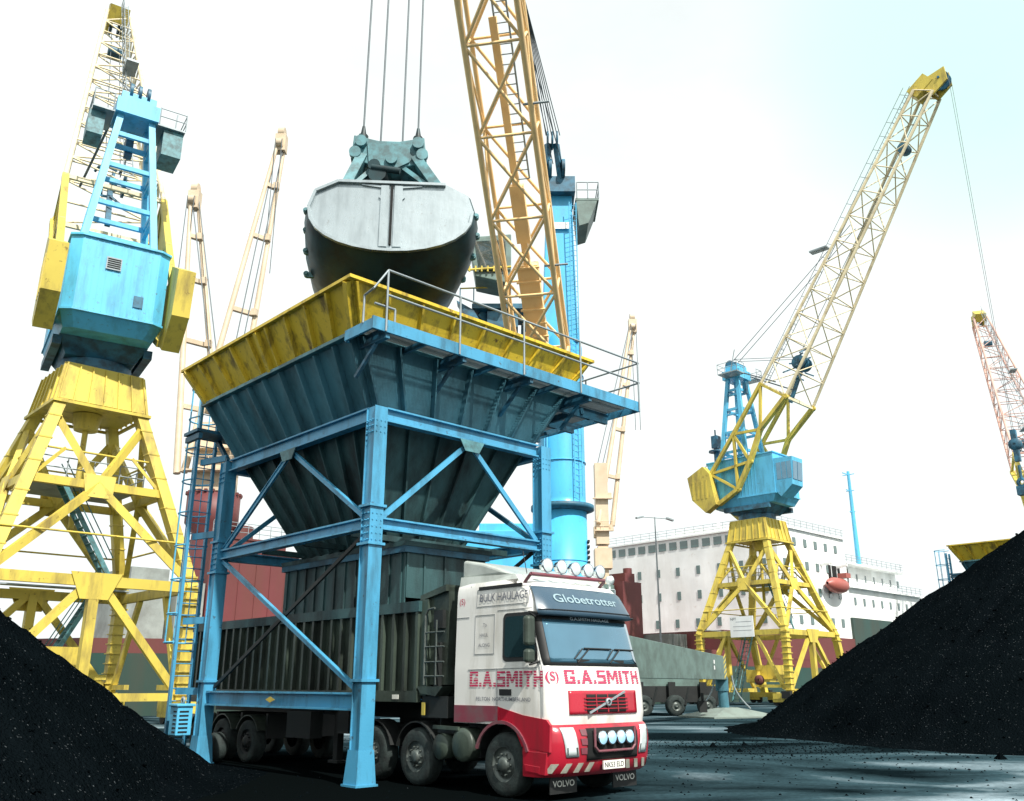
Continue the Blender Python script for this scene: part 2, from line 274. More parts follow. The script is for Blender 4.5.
def text_mesh(body, size, off=0.0, squeeze=1.0, bands=0, duty=.72):
    """flat lettering in XY, lower left at the origin; bands cuts it in horizontal stripes"""
    import bmesh
    cu = bpy.data.curves.new('t', 'FONT'); cu.body = body; cu.size = size; cu.offset = off; cu.resolution_u = 4; cu.space_character = 1.16 if bands else 1.0
    to = bpy.data.objects.new('t', cu); COL.objects.link(to); bpy.context.view_layer.update()
    me = bpy.data.meshes.new_from_object(to.evaluated_get(bpy.context.evaluated_depsgraph_get())); bpy.data.objects.remove(to); bpy.data.curves.remove(cu)
    bm = bmesh.new(); bm.from_mesh(me); bpy.data.meshes.remove(me)
    ys = [v.co.y for v in bm.verts]; y0, y1 = min(ys), max(ys); x0 = min(v.co.x for v in bm.verts)
    bmesh.ops.translate(bm, verts=bm.verts, vec=(-x0, -y0, 0)); H = y1 - y0
    if bands:
        cuts = []; gaps = []
        for i in range(bands):
            a = H * (i + duty) / bands; b = H * (i + 1) / bands; cuts += [a, b]; gaps.append((a, b))
        for c in cuts: bmesh.ops.bisect_plane(bm, geom=bm.verts[:] + bm.edges[:] + bm.faces[:], plane_co=(0, c, 0), plane_no=(0, 1, 0))
        dead = [f for f in bm.faces if any(a < f.calc_center_median().y < b for a, b in gaps)]
        bmesh.ops.delete(bm, geom=dead, context='FACES')
    for v in bm.verts: v.co.x *= squeeze
    vs = [v.co.copy() for v in bm.verts]; bm.verts.index_update(); fs = [tuple(v.index for v in f.verts) for f in bm.faces]; bm.free()
    return vs, fs, H
def lettering(name, body, height, mapf, material, parent, width=None, off=0., bands=0, duty=.72):
    vs, fs, H = text_mesh(body, 1.0, off, 1, bands, duty); k = height / H; W = max(v.x for v in vs); kx = (width / W) if width else k
    m = MB(); m.add([mapf(v.x * kx, v.y * k) for v in vs], fs); return m.build(name, material, parent)

def block_letters(name, body, width, height, mapf, material, parent, bands=6, duty=.70):
    T = .25; U = 1.0
    G = {'G': (.86, [[(0, 0), (T, 0), (T, 1), (0, 1)], [(0, .78), (.86, .78), (.86, 1), (0, 1)], [(0, 0), (.86, 0), (.86, .22), (0, .22)], [(.86 - T, 0), (.86, 0), (.86, .5), (.86 - T, .5)], [(.42, .34), (.86, .34), (.86, .52), (.42, .52)], [(.86 - T, .68), (.86, .68), (.86, 1), (.86 - T, 1)]]),
         'S': (.82, [[(0, .78), (.82, .78), (.82, 1), (0, 1)], [(0, .4), (.82, .4), (.82, .6), (0, .6)], [(0, 0), (.82, 0), (.82, .22), (0, .22)], [(0, .5), (T, .5), (T, 1), (0, 1)], [(.82 - T, 0), (.82, 0), (.82, .5), (.82 - T, .5)]]),
         'A': (.96, [[(0, 0), (.28, 0), (.58, 1), (.38, 1)], [(.68, 0), (.96, 0), (.58, 1), (.38, 1)], [(.2, .22), (.76, .22), (.7, .42), (.26, .42)]]),
         'M': (1.12, [[(0, 0), (T, 0), (T, 1), (0, 1)], [(1.12 - T, 0), (1.12, 0), (1.12, 1), (1.12 - T, 1)], [(.46, .25), (.66, .25), (.30, 1), (.02, 1)], [(.46, .25), (.66, .25), (1.10, 1), (.82, 1)]]),
         'I': (.28, [[(0, 0), (.28, 0), (.28, 1), (0, 1)]]), 'T': (.82, [[(0, .76), (.82, .76), (.82, 1), (0, 1)], [(.28, 0), (.54, 0), (.54, 1), (.28, 1)]]),
         'H': (.84, [[(0, 0), (T, 0), (T, 1), (0, 1)], [(.84 - T, 0), (.84, 0), (.84, 1), (.84 - T, 1)], [(0, .4), (.84, .4), (.84, .62), (0, .62)]]), '.': (.24, [[(0, 0), (.24, 0), (.24, .24), (0, .24)]])}
    tot = sum(G[c][0] for c in body) + .13 * (len(body) - 1); kx = width / tot; m = MB(); x0 = 0; sub = 3
    for c in body:
        w, polys = G[c]
        for b in range(bands):
            for q in range(sub):
                ya = (b + duty * q / sub) / bands; yb = (b + duty * (q + 1) / sub) / bands; yc = (ya + yb) / 2; iv = []
                for P_ in polys:
                    xs = []
                    for (ax_, ay_), (bx2, by2) in zip(P_, P_[1:] + P_[:1]):
                        if (ay_ <= yc) != (by2 <= yc): xs.append(ax_ + (bx2 - ax_) * (yc - ay_) / (by2 - ay_))
                    if len(xs) >= 2: iv.append((min(xs), max(xs)))
                iv.sort(); mg = []
                for a_, b_ in iv:
                    if mg and a_ <= mg[-1][1]: mg[-1][1] = max(mg[-1][1], b_)
                    else: mg.append([a_, b_])
                for a_, b_ in mg:
                    n_ = 2; pts = []
                    for yy in (ya, yb):
                        for k in range(n_ + 1): pts.append(mapf((x0 + a_ + (b_ - a_) * k / n_) * kx, yy * height))
                    m.add(pts, [(k, k + 1, n_ + 2 + k, n_ + 1 + k) for k in range(n_)])
        x0 += w + .13
    return m.build(name, material, parent)

TH = R(43.3)
UR = Vector((-math.sin(TH), math.cos(TH), 0)); UW = Vector((math.cos(TH), math.sin(TH), 0))
def lattice(m, A, B, n, rc, rb, sides=(0, 1, 2, 3), cross=False, start=0):
    """A,B : four corner points each at the two ends; n bays"""
    A = [Vector(a) for a in A]; B = [Vector(b) for b in B]
    for a, b in zip(A, B): m.tube(a, b, rc, 8)
    for k in range(n + 1):
        t = k / n; P = [a.lerp(b, t) for a, b in zip(A, B)]
        for i in sides: m.tube(P[i], P[(i + 1) % 4], rb, 6, cap=False)
        if k < n:
            Q = [a.lerp(b, (k + 1) / n) for a, b in zip(A, B)]
            for i in sides:
                j = (i + 1) % 4
                if cross or (k + start) % 2 == 0: m.tube(P[i], Q[j], rb, 6, cap=False)
                if cross or (k + start) % 2: m.tube(P[j], Q[i], rb, 6, cap=False)

# ------------------------------------------------------------------ the ground, the quay and the water
EDGE = Vector((16.8, 92.3, 0)) - UR * 1.6
g = MB(); far = 900
a = EDGE - UW * far; b = EDGE + UW * far
g.slab([a, b, b - UR * 1500, a - UR * 1500], .004); g.v = [(x, y, 0 if z > -.1 else z) for x, y, z in g.v]
g = MB(); g.add([a, b, b - UR * 1500, a - UR * 1500], [(0, 1, 2, 3)])
tag(g.build('ground', M['ground']), kind='structure')
g = MB(); g.prism([a - Vector((0, 0, .004)), b - Vector((0, 0, .004)), b - UR * 1.2 - Vector((0, 0, .004)), a - UR * 1.2 - Vector((0, 0, .004))], (0, 0, -6))
tag(g.build('quay_wall', M['quay']), 'concrete quay wall below the ship', 'quay wall')
g = MB(); g.add([(-3000, -200, -3), (3000, -200, -3), (3000, 5000, -3), (-3000, 5000, -3)], [(0, 1, 2, 3)])
tag(g.build('water', M['water']), kind='structure')

# ------------------------------------------------------------------ bulk carrier behind the cranes
def ship():
    o = empty('bulk_carrier', EDGE + UR * 1.6 + Vector((0, 0, -3)), TH, label='white and dark green bulk carrier moored along the quay behind the cranes', cat='ship')
    Z = 3.0
    def P(m, n, k, par=o, bevel=0): return m.build(n, M[k], par, bevel)
    # hull : plan outline, inboard is +y
    def outline(z, ins=0):
        return [(-60 + ins, 12, z), (-56, 4, z), (-50, .6, z), (-45, 0, z), (78, 0, z), (84, 3, z), (86, 13.5, z), (84, 24, z), (78, 27, z), (-45, 27, z), (-50, 25, z), (-56, 19, z)]
    m = MB(); m.prism(outline(0), (0, 0, Z + 3.6)); P(m, 'hull', 'ship_g')
    m = MB(); q = outline(Z + 3.602); m.prism(q, (0, 0, .9)); m.bx(-44, 37.5, -.03, 26.9, Z + 4.5, Z + 5.2)
    m.bx(8, 37.6, -.02, 26.9, Z + 5.2, Z + 7.3); P(m, 'deck_edge', 'ship_r')
    m = MB(); m.bx(37.62, 84, -.04, 27, Z + 4.503, Z + 10); P(m, 'stern_bulwark', 'ship_g')
    # superstructure
    m = MB(); m.bx(21, 38, .3, 26.8, Z + 7.302, Z + 20.1); m.bx(20.7, 38, 0, 27, Z + 20.102, Z + 20.3)
    m.bx(24, 31, 9, 18, Z + 20.302, Z + 21.6); m.bx(38.002, 60, .3, 26.8, Z + 10.002, Z + 14); m.bx(38.002, 57, 2.2, 25, Z + 14.002, Z + 17.2)
    m.bx(37.9, 60.2, -.3, 27, Z + 13.85, Z + 14.02); m.bx(37.9, 57.4, .8, 26, Z + 17.2, Z + 17.4); m.bx(60.002, 72, 3, 24, Z + 10.002, Z + 12.5)
    sup = P(m, 'superstructure', 'ship_w')
    def win(x, y, z, w, h, face):
        m = MB()
        if face == 'f': m.bx(20.93, 21.02, y - w / 2, y + w / 2, z - h / 2, z + h / 2)
        else: m.bx(x - w / 2, x + w / 2, .20 + (2 if z > Z + 14.2 and x > 38 else 0), .32 + (2 if z > Z + 14.2 and x > 38 else 0), z - h / 2, z + h / 2)
        m.build('window', M['win'], sup)
    for i in range(15): win(0, 1.6 + i * 1.75, Z + 19.2, 1.15, 1.0, 'f')
    for z in (15.8, 12.7, 9.2):
        for i in range(8): win(0, 2.2 + i * 3.2 + (.5 if z == 9.2 else 0), Z + z, .55, 1.05, 'f')
    for z in (18.6, 15.8, 12.7, 9.2):
        for i in range(6): win(22.5 + i * 2.6, 0, Z + z, .7, 1.0, 's')
    for z in (12.2, 15.8):
        for i in range(8): win(39.5 + i * 2.6, 0, Z + z, .5, .95, 's')
    # rails
    m = MB()
    for zz, xs, y in ((Z + 10, (60, 84), .1), (Z + 14.02, (38.2, 60), -.2), (Z + 17.4, (38.2, 57), .95), (Z + 20.3, (21, 38), .2)):
        for h in (.35, .7, 1.05): m.tube((xs[0], y, zz + h), (xs[1], y, zz + h), .03, 5)
        x = xs[0]
        while x <= xs[1]: m.tube((x, y, zz), (x, y, zz + 1.05), .03, 5); x += 1.5
    for h in (.35, .7, 1.05): m.tube((20.8, .2, Z + 20.3 + h), (20.8, 26.8, Z + 20.3 + h), .03, 5)
    for i in range(19): m.tube((20.8, .2 + i * 1.47, Z + 20.3), (20.8, .2 + i * 1.47, Z + 21.35), .03, 5)
    P(m, 'railing', 'galv')
    # bridge-wing equipment box and dark doors in the side
    m = MB(); m.bx(39, 42, 2.05, 2.2, Z + 14.6, Z + 16.8); m.bx(33, 36, .18, .3, Z + 14, Z + 16.4); P(m, 'side_opening', 'dark_open')
    # lifeboat : lofted hull with a canopy
    m = MB(); n = 12; prof = []
    rings = 13
    for i in range(rings):
        t = i / (rings - 1) * 2 - 1; k = max(.05, (1 - abs(t) ** 2.6)) ** .6
        for j in range(n):
            a_ = 2 * PI * j / n; prof.append((33.2 + t * 2.6, -.7 + math.cos(a_) * .95 * k, Z + 13.7 + math.sin(a_) * 1.0 * k + .15 * t * t))
    m.add(prof, [(i * n + j, i * n + (j + 1) % n, (i + 1) * n + (j + 1) % n, (i + 1) * n + j) for i in range(rings - 1) for j in range(n)], True)
    m.bx(34, 35.2, -1.6, -.4, Z + 14.7, Z + 15.3)
    P(m, 'lifeboat', 'boat')
    m = MB()
    for x in (31.2, 35.2): m.beam((x, .3, Z + 16.2), (x, -1.3, Z + 16.4), .25, .3); m.beam((x, .3, Z + 12.6), (x, .3, Z + 16.3), .25, .25); m.tube((x, -1.1, Z + 16.3), (x, -1.1, Z + 14.6), .04)
    P(m, 'davit', 'ship_w')
    # masts
    m = MB(); m.tube((47.5, 3, Z + 17.4), (47.5, 3, Z + 31.5), .36, 10, .2)
    for z, w in ((28.6, 1.2), (31, 1.8), (25.5, .8)): m.beam((47.5 - w, 3, Z + z), (47.5, 3, Z + z), .12); m.beam((47.5, 3 - w * .5, Z + z), (47.5, 3 + w * .5, Z + z), .1)
    P(m, 'mast', 'crane_blue')
    m = MB(); m.tube((28, 13, Z + 21.6), (28, 13, Z + 28), .3, 8, .15); m.beam((28, 11, Z + 26), (28, 15, Z + 26), .15); P(m, 'radar_mast', 'ship_w')
    # deck : hatches, red houses
    m = MB()
    for x0, x1 in ((-37.5, -20), (-18, -6), (5, 18)): m.bx(x0, x1, 5, 22, Z + 5.2, Z + 7.0)
    for x0, x1 in ((-37.5, -20), (-18, -6), (5, 18)):
        x = x0 + .6
        while x < x1: m.bx(x, x + .18, 4.8, 4.998, Z + 5.2, Z + 7.0); x += 1.1
    P(m, 'hatch_cover', 'ship_grey')
    m = MB(); m.bx(-49, -47, 7, 15, Z + 4.6, Z + 8.7); m.bx(-46.95, -38.6, 12, 15, Z + 4.6, Z + 8); m.bx(-52, -49.3, 8, 14, Z + 4.6, Z + 9.6)
    P(m, 'forecastle_house', 'ship_grey')
    m = MB(); m.bx(-46.4, -40.2, 8, 11.9, Z + 4.6, Z + 12.3); m.bx(-40.2, -38.6, 9, 11.9, Z + 4.6, Z + 11.6)
    for x in (-40.1, -39.2, -38.65): m.bx(x, x + .12, 8.7, 8.998, Z + 5, Z + 11.6)
    for x in (-45.2, -44, -42.6, -41.4): m.bx(x, x + .07, 7.94, 7.998, Z + 5, Z + 12.2)
    m.bx(-46.5, -40.1, 7.9, 12, Z + 12.3, Z + 12.45); m.tube((-43.2, 10, Z + 12.45), (-43.2, 10, Z + 13.6), 1.0, 12, 1.0)
    P(m, 'deck_house', 'ship_r')
    m = MB()
    for h in (.4, .8, 1.1): m.tube((-46.4, 7.95, Z + 12.45 + h), (-38.6, 7.95, Z + 12.45 + h), .03, 5)
    for i in range(9): m.tube((-46.4 + i * .95, 7.95, Z + 12.45), (-46.4 + i * .95, 7.95, Z + 13.5), .03, 5)
    P(m, 'deck_house_railing', 'galv')
    m = MB(); m.bx(1.2, 4.4, 8, 12, Z + 4.6, Z + 12.6); m.bx(2.2, 3.9, 8.5, 11, Z + 12.6, Z + 13.6); m.tube((3.3, 9, Z + 13.6), (3.3, 9, Z + 14.2), .5); P(m, 'mast_house', 'ship_r')
    m = MB(); m.bx(-1.4, .9, 9, 12, Z + 4.6, Z + 12.2); P(m, 'vent_house', 'outr')
    return o
ship()

def jib_pair(m, base, head, spread, hw, r, ties):
    base = Vector(base); head = Vector(head); d = (head - base).normalized(); s = d.cross(Vector((0, 0, 1))).normalized()
    # the two legs open along x (ship length)
    s = UW.copy()
    for k in (-1, 1): m.tube(base + s * k * spread / 2, head + s * k * hw / 2, r * 1.25, 8, r * .8)
    for t in ties:
        p = base.lerp(head, t); w = spread * (1 - t) + hw * t; m.beam(p - s * w / 2, p + s * w / 2, r * 1.6, r * 1.6); m.box(p + s * w / 2 + Vector((0, -.3, .1)), (.5, .5, .6))
    m.box(head, (1.0, .9, 1.8)); m.tube(head + Vector((-.3, 0, 1.2)), head + Vector((.3, 0, 1.2)), .55, 12); m.tube(head + Vector((-.3, -.5, -.2)), head + Vector((.3, -.5, -.2)), .4, 12)
def deck_crane(pos, z0, zred, ztop, heads, label, rad, spread, red=True):
    o = empty('deck_crane', (pos[0], pos[1], z0), 0, label=label, cat='ship crane')
    I = Vector((pos[0], pos[1], z0))
    if red:
        m = MB(); m.lathe((0, 0, 0), (0, 0, 1), [(rad * .8, 0), (rad * .8, zred - z0 - 3.2), (rad * .78, zred - z0 - 3), (rad * 1.15, zred - z0 - 2.2), (rad * 1.15, zred - z0), (.1, zred - z0)], 24)
        for i in range(24): a_ = i * PI / 12; m.box((math.cos(a_) * rad * 1.15, math.sin(a_) * rad * 1.15, zred - z0 + .1), (.22, .22, .2))
        m.build('pedestal', M['ship_r'], o)
    else:
        m = MB(); m.bx(-rad * .6, rad * .6, -rad * .6, rad * .6, 0, zred - z0); m.bx(-rad, rad, -rad, rad, zred - z0 - 2.5, zred - z0 - .3); m.build('pedestal', M['tan'], o)
    m = MB(); m.bx(-rad * .75, rad * .75, -rad * .8, rad * .8, zred - z0 + .2, ztop - z0); m.bx(-rad, -rad * .76, -.5, .5, zred - z0 + 1, zred - z0 + 2.2)
    for z in (zred - z0 + 1.6, (zred + ztop) / 2 - z0 + .5): m.bx(-rad * 1.1, rad * 1.25, -rad * 1.3, -rad * .81, z, z + .12); m.bx(rad * .76, rad * 1.2, -rad * .7, .1, z + .13, z + .8)
    for x in (-rad * 1.05, 0, rad * 1.2):
        for z in (zred - z0 + 1.72,): m.tube((x, -rad * 1.28, z), (x, -rad * 1.28, z + 1), .04, 5)
    m.tube((-rad * 1.05, -rad * 1.28, zred - z0 + 2.7), (rad * 1.2, -rad * 1.28, zred - z0 + 2.7), .04, 5)
    m.build('crane_house', M['tan'], o)
    m = MB()
    for b_, h_ in heads: jib_pair(m, Vector(b_) - I, Vector(h_) - I, spread, .7, .24, (.22, .45, .68, .85))
    m.build('jib', M['tan'], o)
    m = MB()
    for b_, h_ in heads:
        for k in (-.3, .3): m.tube(Vector((k, 0, ztop - z0)), Vector(h_) - I + Vector((k, 0, .5)), .05, 5); m.tube(Vector(h_) - I + Vector((k, -.9, 0)), Vector(h_) - I + Vector((k, -.9, -14)), .04, 5)
    m.build('rope', M['rope'], o)
    return o
deck_crane((-23.4, 68.6), 4.6, 15.8, 21.5, [((-24.3, 68.8, 17.5), (-22.0, 73, 50.8)), ((-25.0, 69.2, 17.5), (-29.2, 72, 44.1))], 'cream twin ship crane on a red pedestal behind the left yellow portal crane', 1.75, 3.6)
deck_crane((10.2, 100), 4.6, 16.5, 26, [((10.6, 100, 19), (15.4, 105, 45.3))], 'cream ship crane with raised jib between the blue column and the white superstructure', .95, 2.4, red=False)

# ------------------------------------------------------------------ level luffing portal cranes
def portal_crane(loc, yaw, bent, label, jibmat='cream', heavy='crane_yel', board=False, lift=True, stack=True):
    o = empty('portal_crane', loc, TH, label=label, cat='crane', group='level luffing portal cranes along the quay')
    YM = 'crane_yel'
    def P(m, n, k, par=o): return m.build(n, M[k], par)
    TZ, MZ, BZ = 14.8, 10.6, 6.1
    def half(z): return 1.85 + (TZ - z) * .295
    def leg_pt(sx, sy, z):
        h = half(max(z, BZ)) if sx == bent else half(z)
        hy = half(max(z, BZ)); return Vector((sx * h, sy * hy, z))
    for sx in (-1, 1):
        for sy in (-1, 1):
            m = MB(); m.beam(leg_pt(sx, sy, TZ + .4), leg_pt(sx, sy, BZ), .52, .52, (sx, 0, 0)); m.beam(leg_pt(sx, sy, BZ + .05), leg_pt(sx, sy, .9), .54, .54, (sx, 0, 0))
            for z in (BZ + .5, BZ - .5, BZ): m.box(leg_pt(sx, sy, z), (.7, .7, .08))
            for z in (7.4, 8.7, 9.9, 11.4, 12.6, 13.8): m.box(leg_pt(sx, sy, z), (.60, .60, .06))
            if sx == bent:
                for i in range(9): m.box(leg_pt(sx, sy, 1.3 + i * .5), (.72, .72, .05))
            P(m, 'leg', YM)
    # table under the slew ring
    m = MB(); n = 4
    for (h0, z0, h1, z1) in ((2.15, 14.75, 1.85, 16.7),):
        vs = [(sx * h0, sy * h0, z0) for sx, sy in ((-1, -1), (1, -1), (1, 1), (-1, 1))] + [(sx * h1, sy * h1, z1) for sx, sy in ((-1, -1), (1, -1), (1, 1), (-1, 1))]
        m.add(vs, [(3, 2, 1, 0), (4, 5, 6, 7), (0, 1, 5, 4), (1, 2, 6, 5), (2, 3, 7, 6), (3, 0, 4, 7)])
    for k in range(7):
        t = -1 + k / 3
        for s_ in (-1, 1):
            m.beam((t * 2.1, s_ * 2.19, 14.7), (t * 1.8, s_ * 1.89, 16.65), .06, .1, (0, s_, 0)); m.beam((s_ * 2.19, t * 2.1, 14.7), (s_ * 1.89, t * 1.8, 16.65), .1, .06, (0, 1, 0))
    for s_ in (-1, 1): m.beam((-2.3, s_ * 2.25, 14.6), (2.3, s_ * 2.25, 14.6), .14, .14); m.beam((s_ * 2.25, -2.3, 14.6), (s_ * 2.25, 2.3, 14.6), .14, .14)
    P(m, 'slew_table', YM)
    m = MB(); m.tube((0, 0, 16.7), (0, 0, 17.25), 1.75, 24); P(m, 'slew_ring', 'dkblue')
    # bracing, gussets, belts
    m = MB(); hM, hB = half(MZ), half(BZ)
    for s_ in (-1, 1):
        for ax in (0, 1):
            def Q(a, z, h): return (a, s_ * h, z) if ax == 0 else (s_ * h, a, z)
            m.beam(Q(-hM, MZ, hM), Q(hM, MZ, hM), .28, .38); m.beam(Q(-hB, BZ, hB), Q(hB, BZ, hB), .30, .46)
            m.beam(Q(-half(13.9) + .1, 13.9, half(13.9)), Q(0, MZ, hM), .26, .34); m.beam(Q(half(13.9) - .1, 13.9, half(13.9)), Q(0, MZ, hM), .26, .34)
            m.beam(Q(0, MZ, hM), Q(-hB + .3, BZ + .4, hB), .26, .36); m.beam(Q(0, MZ, hM), Q(hB - .3, BZ + .4, hB), .26, .36)
            m.beam(Q(-hM * .5, MZ + (13.9 - MZ) * .5, hM - .45), Q(-hM + .1, MZ, hM), .12, .14); m.beam(Q(hM * .5, MZ + (13.9 - MZ) * .5, hM - .45), Q(hM - .1, MZ, hM), .12, .14)
            m.tube(Q(-hB * .92, 8.2, hB * .93), Q(hB * .92, 8.2, hB * .93), .05, 6); m.tube(Q(-half(12.2), 12.2, half(12.2)), Q(half(12.2), 12.2, half(12.2)), .05, 6)
            gp = [Q(-.75, MZ + .5, hM - .12), Q(-.6, MZ - .6, hM + .1), Q(.6, MZ - .6, hM + .1), Q(.75, MZ + .5, hM - .12)]
            e = Vector(Q(0, 0, 1)); e = e.normalized() * s_; e = Vector((0, s_ * .22, 0)) if ax == 0 else Vector((s_ * .22, 0, 0)); m.prism([Vector(p) + e * .8 for p in gp], e * .1)
            if ax == 0:
                m.beam(Q(0, BZ, hB), Q(0, 1.2, hB), .42, .42); m.beam(Q(-.2, BZ, hB), Q(-hB + .2, 1.4, hB), .26, .34); m.beam(Q(.2, BZ, hB), Q(hB - .2, 1.4, hB), .26, .34)
                m.beam(Q(-hB, 1.2, hB), Q(hB, 1.2, hB), .3, .34)
                m.prism([Q(-1.1, BZ + .35, hB + s_ * 0 + .18 * 1), Q(-.6, BZ - .8, hB + .18), Q(.6, BZ - .8, hB + .18), Q(1.1, BZ + .35, hB + .18)] if s_ > 0 else [Q(-1.1, BZ + .35, hB + .18), Q(-.6, BZ - .8, hB + .18), Q(.6, BZ - .8, hB + .18), Q(1.1, BZ + .35, hB + .18)], (0, s_ * .04, 0))
            else:
                m.beam(Q(-hB + .5, 1.4, hB), Q(-1.6, BZ - .2, hB), .24, .28); m.beam(Q(hB - .5, 1.4, hB), Q(1.6, BZ - .2, hB), .24, .28)
                m.beam(Q(-hB, 1.6, hB), Q(-hB + 2.4, 1.6, hB), .24, .24); m.beam(Q(hB, 1.6, hB), Q(hB - 2.4, 1.6, hB), .24, .24)
    P(m, 'brace', YM)
    # machinery column, mid platform with railings, stairs, cable
    m = MB(); m.tube((0, 0, 14.7), (0, 0, 13.9), .7, 16, .55); m.tube((0, 0, 13.9), (0, 0, 9), .14, 12); P(m, 'centre_column', YM)
    m = MB(); m.bx(-2.4, 2.4, -2.2, 2.2, MZ + .2, MZ + .3)
    for s_ in (-1, 1):
        for h in (.5, 1.0): m.tube((-2.4, s_ * 2.2, MZ + .3 + h), (2.4, s_ * 2.2, MZ + .3 + h), .03, 5); m.tube((s_ * 2.4, -2.2, MZ + .3 + h), (s_ * 2.4, 2.2, MZ + .3 + h), .03, 5)
        for k in range(5): m.tube((-2.4 + k * 1.2, s_ * 2.2, MZ + .3), (-2.4 + k * 1.2, s_ * 2.2, MZ + 1.3), .03, 5); m.tube((s_ * 2.4, -2.2 + k * 1.1, MZ + .3), (s_ * 2.4, -2.2 + k * 1.1, MZ + 1.3), .03, 5)
    m.bx(-hB, hB, hB - 1.2, hB - .5, BZ + .35, BZ + .42)
    P(m, 'walkway', 'galv')
    m = MB()
    def stair(p, q, n=12):
        p = Vector(p); q = Vector(q); d = (q - p); sdv = d.cross(Vector((0, 0, 1))).normalized() * .38
        for k in (-1, 1):
            m.beam(p + sdv * k, q + sdv * k, .05, .22); m.tube(p + sdv * k + Vector((0, 0, 1)), q + sdv * k + Vector((0, 0, 1)), .03, 5)
        for i in range(n): c = p.lerp(q, (i + .5) / n); m.beam(c - sdv, c + sdv, .2, .04)
    stair((1.5, -1.6, BZ + .4), (-1.2, -1.6, MZ + .2)); stair((-.4, hB - .8, .2), (2.8, hB - .8, BZ + .4), 16)
    P(m, 'stairs', 'grab_teal')
    m = MB()
    for sx in (-1, 1):
        for sy in (-1, 1):
            h = leg_pt(sx, sy, .9); m.bx(h.x - .35, h.x + .35, h.y - 1.5, h.y + 1.5, .55, 1.0)
            for k in (-1, 1): m.bx(h.x - .3, h.x + .3, h.y + k * 1.0 - .55, h.y + k * 1.0 + .55, .3, .62)
    P(m, 'bogie', YM)
    m = MB()
    for sx in (-1, 1):
        for sy in (-1, 1):
            h = leg_pt(sx, sy, .9)
            for k in (-1.35, -.65, .65, 1.35): m.tube((h.x - .12, h.y + k, .3), (h.x + .12, h.y + k, .3), .3, 14)
            m.bx(h.x + sx * .36, h.x + sx * .8, h.y - .4, h.y + .4, .6, 1.2)
    P(m, 'bogie_wheel', 'chassis')
    # electrics cabinets and cable reel seen between the legs
    m = MB(); m.bx(-.8, 1.2, -1, 1, 2.2, 3.4); m.bx(-1.5, -.9, .5, 1.6, 1.9, 3); m.bx(-2.2, 2.2, -1.2, 1.2, 1.95, 2.18); P(m, 'motor_box', YM)
    m = MB(); m.lathe((-hB + .2, -1.4, 2.1), (1, 0, 0), [(.1, -.12), (.42, -.12), (.42, -.08), (.2, -.08), (.2, .08), (.42, .08), (.42, .12), (.1, .12)], 20); P(m, 'cable_reel', 'ship_r')
    if board:
        m = MB(); m.bx(-hB - .30, -hB - .24, -.35 - 1.2, -.35 + 1.2, BZ - .35, BZ + 1.45)
        bd = P(m, 'notice_board', 'ship_w')
        for i, zz in enumerate((BZ + .95, BZ + .55, BZ + .2)):
            m = MB(); m.bx(-hB - .305, -hB - .301, -.35 - 1.0, -.35 + (.9 if i else .6), zz, zz + .035); m.build('print_line', M['grey_let'], bd)
        lettering('printed_word', 'NFT', .22, lambda x, y: (-hB - .306, .75 - x, BZ + 1.12 + y), M['black'], bd)
    # ---- slewing part, x forward
    X = Matrix.Rotation(yaw - TH, 4, 'Z')
    def S(m, n, k, par=o): m.xf(X); return m.build(n, M[k], par)
    m = MB()
    vs = []
    for (x0, x1, y, z) in ((-1.6, 1.6, 1.6, 17.26), (-2.3, 2.4, 2.05, 18.0), ):
        vs += [(x0, -y, z), (x1, -y, z), (x1, y, z), (x0, y, z)]
    m.add(vs, [(3, 2, 1, 0), (4, 5, 6, 7), (0, 1, 5, 4), (1, 2, 6, 5), (2, 3, 7, 6), (3, 0, 4, 7)])
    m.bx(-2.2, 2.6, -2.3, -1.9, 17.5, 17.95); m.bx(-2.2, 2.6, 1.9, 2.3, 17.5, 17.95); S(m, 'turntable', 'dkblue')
    m = MB()
    # house with a lower taper and chamfered rear corners
    lo_ = [(-2.3, -1.5), (2.6, -1.5), (2.6, 1.5), (-2.3, 1.5)]; mid = [(-4.0, -1.8), (-3.7, -2.3), (3.4, -2.3), (3.4, 2.3), (-3.7, 2.3), (-4.0, 1.8)]
    for za, zb in ((18.75, 22.6),):
        a_ = [(x, y, za) for x, y in mid]; m.prism(a_, (0, 0, zb - za))
    a_ = [(x * .86, y * .88, 18.01) for x, y in mid]; b_ = [(x, y, 18.748) for x, y in mid]; n = 6
    m.add(a_ + b_, [tuple(range(n))[::-1], tuple(range(n, 2 * n))] + [(i, (i + 1) % n, n + (i + 1) % n, n + i) for i in range(n)])
    hs_ = S(m, 'machinery_house', 'crane_blue')
    m = MB(); m.prism([(x * 1.03, y * 1.03, 22.602) for x, y in mid], (0, 0, .1)); m.prism([(x * 1.02, y * 1.02, 18.7) for x, y in mid], (0, 0, .1))
    for i in range(13):
        y = -1.74 + i * .29; m.bx(-4.025, -3.995, y - .015, y + .015, 18.85, 22.5)
    for i in range(14):
        for s_ in (-1, 1): x = -3.5 + i * .38; m.bx(x - .015, x + .015, s_ * 2.3 - .02, s_ * 2.3 + .02, 18.85, 22.5)
    S(m, 'cladding_ribs', 'crane_blue', None).parent = o
    m = MB(); m.bx(-4.09, -4.03, -.05, .65, 21.1, 21.75); fr = S(m, 'louvre', 'galv')
    m = MB()
    for i in range(5): m.bx(-4.11, -4.095, 0, .6, 21.18 + i * .11, 21.23 + i * .11)
    m.xf(X); m.build('slat', M['dark_open'], fr)
    m = MB(); m.bx(-4.06, -4.03, -1.25, -.8, 19.4, 20.0); S(m, 'hatch', 'dkblue')
